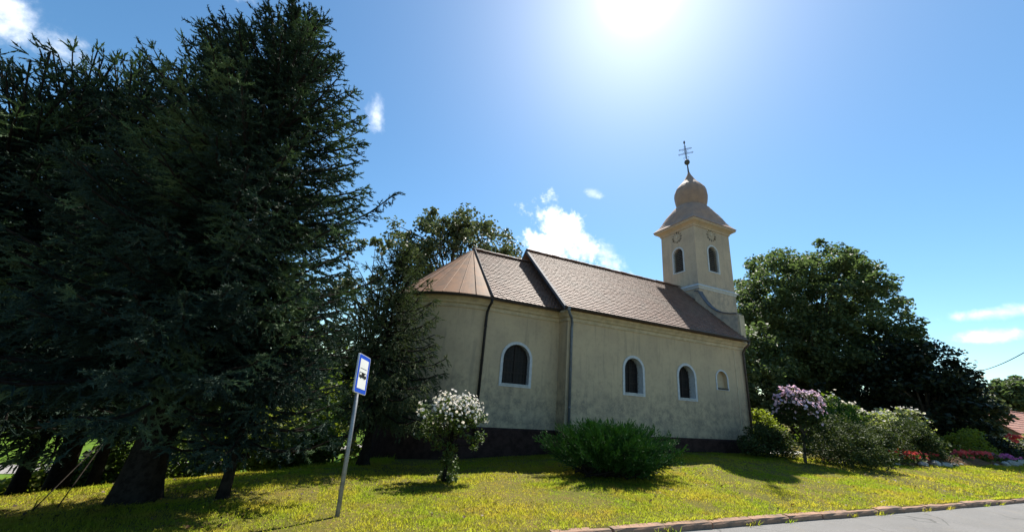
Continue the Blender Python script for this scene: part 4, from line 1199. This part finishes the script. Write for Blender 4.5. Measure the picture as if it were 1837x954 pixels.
def juniper(name, base, rx, ry, h, nb, label, seed, mat, dt=0.075, tl=0.115, tr=0.017, el=(0.28, 1.25)):
    """spreading juniper: arching feathery sprays from a low crown"""
    rng = np.random.default_rng(seed); base = np.array(base, float)
    root = empty(name, base, label, 'shrub'); Ps, Ds, Ls, Rs = [], [], [], []; wood = MB()
    for i in range(nb):
        az = rng.uniform(0, 2 * PI); e = rng.uniform(*el) ** 1.0
        reach = 1 / math.sqrt((math.cos(az) * math.cos(e) / rx) ** 2 + (math.sin(az) * math.cos(e) / ry) ** 2 + (math.sin(e) / h) ** 2)
        if e < 0.5: reach *= 0.80 + 0.4 * e
        reach *= rng.uniform(0.72, 1.12)
        b0 = base + np.array([rng.normal(0, rx * 0.16), rng.normal(0, ry * 0.16), 0.05])
        dh = np.array([math.cos(az), math.sin(az), 0])
        ts = np.linspace(0, 1, 6)
        tip = base + dh * reach * math.cos(e) + np.array([0, 0, reach * math.sin(e)])
        ctl = (b0 + tip) / 2 + np.array([0, 0, -0.10 * reach + 0.05 * h]) + rng.normal(0, 0.03, 3)
        curve = lambda t: (1 - t)[:, None] ** 2 * b0 + (2 * t * (1 - t))[:, None] * ctl + (t ** 2)[:, None] * tip
        cpts = curve(ts); wood.tube(cpts, [0.018, 0.014, 0.011, 0.008, 0.006, 0.003], 4, cap=False)
        ns = max(6, int(reach / 0.075)); t = np.linspace(0.30, 1.0, ns); p = curve(t); tg = nrmz(np.gradient(p, axis=0))
        for j in range(ns):
            ln = (0.10 + 0.26 * (1 - t[j]) ** 0.7) * rng.uniform(0.6, 1.2)
            for _ in range(2):
                d = nrmz(tg[j] * 0.9 + rng.normal(0, 0.33, 3) + np.array([0, 0, 0.22]))
                k = max(2, int(ln / dt)); s = np.linspace(0.1, 1, k)
                q = p[j] + d * (s * ln)[:, None]
                dd = d + rng.normal(0, 0.38, (k, 3)); dd[-1] = d
                Ps.append(q); Ds.append(dd); Ls.append(tl * rng.uniform(0.6, 1.3, k)); Rs.append(np.full(k, tr) * rng.uniform(0.7, 1.3, k))
    V, T = place_twigs(np.concatenate(Ps), np.concatenate(Ds), np.concatenate(Ls), np.concatenate(Rs), TWM)
    wood.build('branches', M['bark'], root); tris('foliage', V, T, mat, root)
    return root, len(T)


juniper('juniper_bush', G(6.6, 8.35), 2.6, 1.35, 1.10, 440, 'wide spreading green juniper bush on the lawn in front of the nave', 101, M['juniper'])
juniper('juniper_bush', G(21.2, 10.6), 1.2, 1.0, 2.65, 130, 'bright green upright juniper behind the pink flowered tree', 102, M['juniper'], dt=0.07, tl=0.15, tr=0.025, el=(0.5, 1.4))

SH = [('cotoneaster_shrub', (17.9, 8.9), (1.55, 1.0, 0.95), 1.62, 'large arching cotoneaster shrub right of the pink flowered tree, nearest the lawn', 'cotoneaster', 150, 60, 0.30, 0.075),
      ('cotoneaster_shrub', (16.2, 10.6), (1.1, 0.8, 0.6), 1.2, 'low sprawling shrub behind the trunk of the pink flowered tree', 'cotoneaster', 100, 55, 0.27, 0.075),
      ('cotoneaster_shrub', (21.4, 9.6), (1.9, 1.0, 0.85), 1.45, 'spreading dark shrub behind the red flower clumps', 'cotoneaster', 130, 60, 0.32, 0.085),
      ('cotoneaster_shrub', (25.9, 9.9), (1.6, 1.0, 0.9), 1.6, 'rounded arching shrub below the white feathery shrub', 'cotoneaster', 160, 60, 0.34, 0.09),
      ('leafy_shrub', (23.2, 11.6), (1.75, 1.2, 1.25), 2.6, 'broad shrub with large fresh green leaves and white flowers', 'bush_leaf', 110, 40, 0.36, 0.17),
      ('feathery_shrub', (28.0, 11.3), (1.8, 1.1, 1.15), 2.45, 'feathery cream and green variegated shrub behind the flower bed', 'pale_leaf', 170, 34, 0.36, 0.13),
      ('yellow_shrub', (20.6, 13.6), (0.9, 0.8, 0.9), 1.7, 'yellow green shrub beside the church corner downpipe', 'yellow_leaf', 80, 45, 0.30, 0.11),
      ('yellow_shrub', (33.2, 10.4), (1.3, 0.9, 0.9), 1.7, 'olive yellow shrub at the right end of the flower bed', 'yellow_leaf', 70, 45, 0.32, 0.10),
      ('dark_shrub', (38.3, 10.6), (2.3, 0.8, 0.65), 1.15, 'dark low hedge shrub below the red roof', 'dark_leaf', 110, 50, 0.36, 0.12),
      ('pale_shrub', (41.5, 10.4), (0.9, 0.8, 0.8), 1.4, 'pale leaved shrub cut by the right edge of the picture', 'pale_leaf', 60, 36, 0.3, 0.12)]
shrubs = {}
for i, (nm, (x, y), r, h, lab, mt, nc, per, rc, lf) in enumerate(SH):
    b = G(x, y)
    shrubs[lab] = leafy(nm, b, (x, y, b[2] + h - r[2]), (r[0], r[1], r[2]), lab, 'shrub', M[mt], nc, per, rc, lf, trunk_r=0.04, seed=110 + i, lumps=14, amp=0.4, limbs=14, zmin=-0.95, inner=0.2)
    ro, C, R = shrubs[lab]
    if 'white flowers' in lab: bloom(ro, 'blossoms', C, R, 110, 0.08, M['white_petal'], 130, zbias=0.12)
    if nm == 'feathery_shrub': bloom(ro, 'blossoms', C, R, 130, 0.06, M['white_petal'], 131, zbias=0.15)
    # low foliage skirts so the shrubs stand on the ground
    rng = np.random.default_rng(140 + i); n = 900
    P = np.stack([rng.normal(x, r[0] * 0.5, n), rng.normal(y, r[1] * 0.5, n), b[2] + rng.uniform(0.03, max(0.3, h - 1.2 * r[2]), n)], 1)
    V, T = leaf_quads(P, lf, rng=rng); o = tris('skirt', V, T, M[mt], ro)

# ------------------------------------------------------------------ flower bed with rocks and clumps


def bed():
    n = 40; rng = np.random.default_rng(5); V = [(27.0, 9.75, float(gh(27, 9.75)) + 0.34)]; Fc = []
    for ring, f in ((0, 0.4), (1, 0.75), (2, 1.0), (3, 1.04)):
        for k in range(n):
            a = 2 * PI * k / n; x = 27.5 + 9.0 * f * math.cos(a) + rng.normal(0, 0.05); y = 9.85 + 0.95 * f * math.sin(a) + rng.normal(0, 0.03)
            z = float(gh(x, y)) + (0.30, 0.19, 0.05, -0.1)[ring] + rng.normal(0, 0.015)
            V.append((x, y, z))
    Fc = [(0, 1 + k, 1 + (k + 1) % n) for k in range(n)]
    for r in range(3): Fc += [(1 + r * n + k, 1 + (r + 1) * n + k, 1 + (r + 1) * n + (k + 1) % n, 1 + r * n + (k + 1) % n) for k in range(n)]
    tag(poly('flower_bed', V, Fc, M['soil'], smooth=True), kind='structure')


bed()


def rock(x, y, s, label, seed):
    rng = np.random.default_rng(seed); z = float(gh(x, y)); mb = MB(); V = []
    n, m = 10, 6; ax = rng.uniform(0.75, 1.25, 3) * np.array([1.25, 0.9, 0.72]); ph = rng.uniform(0, 6, 6)
    for i in range(m + 1):
        t = PI * i / m
        for k in range(n):
            a = 2 * PI * k / n; d = np.array([math.sin(t) * math.cos(a), math.sin(t) * math.sin(a), math.cos(t)])
            q = 1 + 0.20 * math.sin(3 * d[0] + ph[0]) * math.cos(2.5 * d[1] + ph[1]) + 0.15 * math.sin(5 * d[2] + ph[2] + 3 * d[0]) + rng.normal(0, 0.035)
            q = min(q, 1.08)
            V.append(np.array([x, y, z + s * 0.28]) + d * ax * s * q)
    Fc = [(i * n + k, (i + 1) * n + k, (i + 1) * n + (k + 1) % n, i * n + (k + 1) % n) for i in range(m) for k in range(n)]
    mb.add(V, Fc); o = mb.build('garden_rock', M['stone'])
    tag(o, label, 'rock', 'rocks edging the flower bed')


ROCKS = [(21.7, 9.0, 0.17, 'small grey rock at the left tip of the flower bed under the dark shrub'), (23.6, 8.85, 0.22, 'pale rounded rock below the left red flower clump'),
         (24.6, 8.8, 0.26, 'largest pale rock left of centre along the flower bed edge'), (25.6, 8.85, 0.30, 'dark angular rock beside the largest pale rock'), (26.6, 8.9, 0.18, 'flat pale rock right of the dark angular rock'),
         (27.4, 8.95, 0.13, 'tiny rock in the middle of the bed edge'), (32.6, 9.0, 0.26, 'pale rock below the magenta flowers'), (33.6, 9.05, 0.30, 'broad flat rock near the right end of the bed'),
         (34.7, 9.2, 0.26, 'rightmost rock of the flower bed'), (35.2, 9.55, 0.24, 'grey rock behind the rightmost rock, under the magenta flowers'), (31.4, 9.0, 0.14, 'small reddish rock left of the pale rock below the magenta flowers')]
for i, (x, y, s, lab) in enumerate(ROCKS): rock(x, y, s * 0.78, lab, 200 + i)


def clump(x, y, r, h, mat, label, seed, n=60):
    rng = np.random.default_rng(seed); z = float(gh(x, y)) + 0.12; b = (x, y, z)
    root = empty('flower_clump', b, label, 'flowers', 'flower clumps in the bed')
    P = np.stack([rng.normal(x, r * 0.5, n * 4), rng.normal(y, r * 0.35, n * 4), z + rng.uniform(0, h * 0.8, n * 4)], 1)
    V, T = leaf_quads(P, 0.11, rng=rng); tris('leaves', V, T, M['bush_leaf'], root)
    P = np.stack([rng.normal(x, r * 0.5, n), rng.normal(y, r * 0.35, n), z + h * rng.uniform(0.5, 1.1, n)], 1)
    V, T = blossoms(P, 0.085, rng); o = tris('blossoms', V, T, mat, root); o['kind'] = 'stuff'


clump(22.6, 9.15, 0.5, 0.38, M['red_petal'], 'leftmost red flower clump, below the dark shrub', 301, 70)
clump(23.5, 9.2, 0.5, 0.38, M['red_petal'], 'red flower clump second from the left, above the pale rounded rock', 302, 60)
clump(25.5, 9.3, 0.28, 0.36, M['red_petal'], 'small red flower clump above the dark angular rock', 303, 26)
clump(29.4, 9.45, 0.45, 0.40, M['red_petal'], 'dark red flower clump in the middle of the bed', 304, 40)
clump(31.5, 9.5, 0.6, 0.42, M['red_petal'], 'red flower clump left of the magenta flowers', 305, 70)
clump(33.6, 9.65, 0.75, 0.36, M['magenta_petal'], 'magenta flower clump near the right end of the bed', 306, 80)
clump(35.0, 9.7, 0.6, 0.32, M['magenta_petal'], 'rightmost magenta flower clump above the rightmost rock', 307, 50)
b = empty('flower_clump', G(38.2, 9.9), 'red flower on a tall stem in front of the dark hedge below the red roof', 'flowers', 'flower clumps in the bed')
rng = np.random.default_rng(9); P = np.stack([rng.normal(38.2, .22, 30), rng.normal(9.9, .2, 30), gh(38.2, 9.9) + rng.uniform(1.2, 1.6, 30)], 1)
V, T = blossoms(P, 0.1, rng); tris('blossoms', V, T, M['red_petal'], b)
MB().tube([G(38.2, 9.9), (38.2, 9.9, float(gh(38.2, 9.9)) + 1.5)], 0.02, 5).build('stem', M['bush_leaf'], b)
z = float(gh(38, 10))
mb = MB(); mb.box(36.2, 41.5, 9.55, 9.85, z - 0.1, z + 0.22); tag(mb.build('garden_edging', M['concrete']), 'low pale concrete edging in front of the dark hedge below the red roof', 'edging')
z = float(gh(19.2, 12.0)); mb = MB(); mb.box(18.0, 21.5, 11.7, 12.5, z - 0.1, z + 0.03); tag(mb.build('path', M['concrete']), kind='structure')

# ------------------------------------------------------------------ neighbouring house, shed, wire, fence post, stakes


def house():
    x0, x1, y0, y1 = 56.0, 76.0, 13.9, 20.0; zb = float(gh(60, 14)) - 0.2; ze, zr = 1.75, 3.95; yc = (y0 + y1) / 2
    root = empty('brick_house', (66, 17, zb), 'low house with red tiled roof behind the garden at the right edge', 'house')
    mb = MB(); prof = [(y0, zb), (y1, zb), (y1, ze), (yc, zr - 0.1), (y0, ze)]
    mb.extrude(prof, lambda u, v, d: (d, u, v), x0, x1); mb.build('wall', M['white_wall'], root)
    mb = MB(); e = 0.5; sl = (zr - ze) / (yc - y0)
    mb.extrude([(y0 - e, ze - e * sl), (yc, zr), (y1 + e, ze - e * sl), (y1 + e, ze - e * sl - 0.12), (yc, zr - 0.15), (y0 - e, ze - e * sl - 0.12)], lambda u, v, d: (d, u, v), x0 - 0.4, x1 + 0.4)
    mb.build('roof', M['tile_red'], root)
    roof_tiles('roof_tiles', root, x0 - 0.4, x1 + 0.4, y0 - e, ze - e * sl + 0.02, yc, zr + 0.02, M['tile_red'], tw=0.32, ex=0.36, seed=8)
    ridge_line(root, x0 - 0.4, x1 + 0.4, yc, zr + 0.05, M['tile_red'], L=0.45)
    MB().tube([(x0 - .4, y0 - e - .08, ze - e * sl - .05), (x1 + .4, y0 - e - .08, ze - e * sl - .05)], 0.08, 8).build('gutter', M['verge'], root)
    for x in (59, 64, 69):
        f = MB(); f.box(x, x + 1.0, y0 - 0.03, y0 - 0.005, zb + 0.8, zb + 1.6); w = f.build('window', M['glass'], root)
        MB().box(x - .06, x + 1.06, y0 - 0.06, y0 - 0.031, zb + 0.72, zb + 0.79).build('sill', M['trim'], w)


house()


def low_wall():
    zb = float(gh(-0.8, 30)) - 0.15
    root = empty('garden_wall', (-0.8, 30.0, zb), 'low pale wall far behind the bushes below the drooping spruce', 'wall')
    MB().box(-3.2, 0.9, 29.9, 30.15, zb, zb + 0.62).build('wall', M['white_wall'], root)
    MB().box(-3.25, 0.95, 29.84, 30.21, zb + 0.622, zb + 0.70).build('coping', M['tile_red'], root)


low_wall()
pts = [(44.0 - 20 * t, 12.9 - 8.3 * t, 5.95 - 0.55 * t - 1.4 * t * (1 - t)) for t in np.linspace(0, 1.9, 26)]
mb = MB(); mb.tube(pts, 0.018, 5); tag(mb.build('overhead_cable', M['cable']), 'thin black overhead cable from the dark trees to the right edge', 'cable')
b = G(-6.9, 12.4)
root = empty('fence_post', b, 'thin leaning fence post at the edge of the slope near the left lane', 'fence post')
MB().tube([(b[0], b[1], b[2] - 0.2), (b[0] + 0.12, b[1], b[2] + 0.55), (b[0] + 0.2, b[1] + 0.02, b[2] + 1.05)], [0.035, 0.03, 0.028], 7).build('post', M['wood'], root)
MB().tube([(b[0] - 0.12, b[1] - 0.1, b[2] - 0.05), (b[0] + 0.16, b[1], b[2] + 0.85)], 0.012, 5).build('brace', M['iron'], root)
for (x, y), (x2, y2, dz), lab in (((-3.32, 7.35), (-3.55, 9.0, 0.52), 'left one of two thin dark stakes leaning on the lawn left of the thick trunk'), ((-3.12, 7.45), (-3.5, 9.0, 0.53), 'right one of two thin dark stakes leaning on the lawn left of the thick trunk')):
    b = G(x, y); mb = MB(); mb.tube([(b[0], b[1], b[2] - 0.05), (x2, y2, b[2] + dz)], 0.008, 5); tag(mb.build('leaning_stake', M['bark']), lab, 'stake', 'leaning stakes beside the thick trunk')

# ------------------------------------------------------------------ grass


LAT = np.random.default_rng(3).uniform(-1, 1, (257, 257))


def vnoise(x, y):
    i, j = np.floor(x).astype(int), np.floor(y).astype(int); u, v = x - i, y - j
    u, v = u * u * (3 - 2 * u), v * v * (3 - 2 * v); i, j = i % 256, j % 256
    return (LAT[j, i] * (1 - u) + LAT[j, i + 1] * u) * (1 - v) + (LAT[j + 1, i] * (1 - u) + LAT[j + 1, i + 1] * u) * v


def grass():
    rng = np.random.default_rng(77); Vs, Ts = [], []; base = 0

    def patch(x0, x1, y0, y1, dens, hgt, wd):
        nonlocal base
        n = int((x1 - x0) * (y1 - y0) * dens)
        x = rng.uniform(x0, x1, n); y = rng.uniform(y0, y1, n)
        # tufts: pull blades together
        k = max(1, n // 9); ci = rng.integers(0, k, n); j = rng.uniform(0, 1, n) < 0.6
        x = np.where(j, x[ci] + rng.normal(0, 0.022, n), x); y = np.where(j, y[ci] + rng.normal(0, 0.022, n), y)
        patchy = 1.6 * vnoise(x * 0.9, y * 0.9) + 1.2 * vnoise(x * 2.7 + 9, y * 2.7)
        keep = rng.uniform(0, 1, n) < np.clip(0.78 + 0.35 * patchy, 0.25, 1.0)
        x, y, patchy = x[keep], y[keep], patchy[keep]; n = len(x)
        inside = (y > 11.85) & (x > 7.3) & (x < 20.5) | (y > 12.5) & (x > 4.2) & (x < 8) | (np.hypot(x - 4.34, y - 15.45) < 2.96)
        inside |= ((x - 27.5) / 9.1) ** 2 + ((y - 9.85) / 0.9) ** 2 < 0.96
        x, y, patchy = x[~inside], y[~inside], patchy[~inside]; n = len(x)
        z = gh(x, y) - 0.006
        h = hgt * rng.uniform(0.45, 1.25, n) * (1 + 0.25 * np.clip(patchy, -1, 1)) * np.where(rng.uniform(0, 1, n) < 0.02, 1.8, 1)
        a = rng.uniform(0, 2 * PI, n); le = rng.normal(0, 0.55, (n, 2))
        w = wd * rng.uniform(0.7, 1.4, n)
        dx, dy = np.cos(a) * w / 2, np.sin(a) * w / 2
        b0 = np.stack([x - dx, y - dy, z], 1); b1 = np.stack([x + dx, y + dy, z], 1)
        tp = np.stack([x + le[:, 0] * h, y + le[:, 1] * h, z + h], 1)
        Vs.append(np.stack([b0, b1, tp], 1).reshape(-1, 3)); Ts.append(base + np.arange(3 * n).reshape(-1, 3)); base += 3 * n
    patch(-8, 8, 5.13, 8.0, 3000, 0.040, 0.010)
    patch(-8, 9, 8.0, 12.4, 1500, 0.042, 0.013)
    patch(8, 16, 5.13, 8.0, 1500, 0.043, 0.013)
    patch(9, 18, 8.0, 12.0, 900, 0.045, 0.017)
    patch(16, 28, 5.13, 10.5, 650, 0.05, 0.023)
    patch(28, 60, 5.13, 11, 220, 0.070, 0.045)
    patch(-9, 2, 12.0, 17.0, 420, 0.10, 0.03)
    # tall weeds in the kerb joints
    n = 1500; k = rng.integers(-6, 40, n); x = k + rng.normal(0, 0.12, n) * rng.uniform(0.3, 1.5, n); y = 4.99 + rng.normal(0, 0.02, n); x = x[(k % 3 != 0)]; y = y[(k % 3 != 0)]; n = len(x)
    h = rng.uniform(0.03, 0.11, n); a = rng.uniform(0, 2 * PI, n); dx, dy = np.cos(a) * 0.006, np.sin(a) * 0.006
    b0 = np.stack([x - dx, y - dy, 0 * x], 1); b1 = np.stack([x + dx, y + dy, 0 * x], 1); tp = np.stack([x + rng.normal(0, .05, n), y - rng.uniform(0, .08, n), h], 1)
    Vs.append(np.stack([b0, b1, tp], 1).reshape(-1, 3)); Ts.append(base + np.arange(3 * n).reshape(-1, 3))
    base += 3 * n
    n = 5200; x = rng.uniform(-6, 40, n); kp = vnoise(x * 2.1, x * 0 + 3.3) + rng.normal(0, .3, n) > 0.0; x = x[kp]; n = len(x)
    y = 5.16 + rng.uniform(-0.035, 0.05, n); h = rng.uniform(0.04, 0.10, n); a = rng.uniform(0, 2 * PI, n); dx, dy = np.cos(a) * 0.007, np.sin(a) * 0.007
    b0 = np.stack([x - dx, y - dy, 0 * x + 0.085], 1); b1 = np.stack([x + dx, y + dy, 0 * x + 0.085], 1); tp = np.stack([x + rng.normal(0, .03, n), y - rng.uniform(0.0, .11, n), 0.085 + h], 1)
    Vs.append(np.stack([b0, b1, tp], 1).reshape(-1, 3)); Ts.append(base + np.arange(3 * n).reshape(-1, 3))
    V, T = np.concatenate(Vs), np.concatenate(Ts)
    tag(tris('grass', V, T, M['grass']), 'short yellow green mown grass of the lawn', 'grass', kind='stuff')


grass()


def litter():
    rng = np.random.default_rng(12); n = 1500
    x = rng.uniform(-4, 22, n); y = 5.2 + 6.2 * rng.uniform(0, 1, n) ** 1.2
    keep = vnoise(x * 0.8, y * 0.8) + rng.normal(0, .35, n) > 0.25; x, y = x[keep], y[keep]
    P = np.stack([x, y, gh(x, y) + rng.uniform(0.012, 0.035, len(x))], 1)
    V, T = leaf_quads(P, 0.055, up_bias=1.6, rng=rng)
    tag(tris('fallen_leaves', V, T, M['litter']), 'brown fallen leaves and clods scattered over the lawn', 'leaves', kind='stuff')


litter()
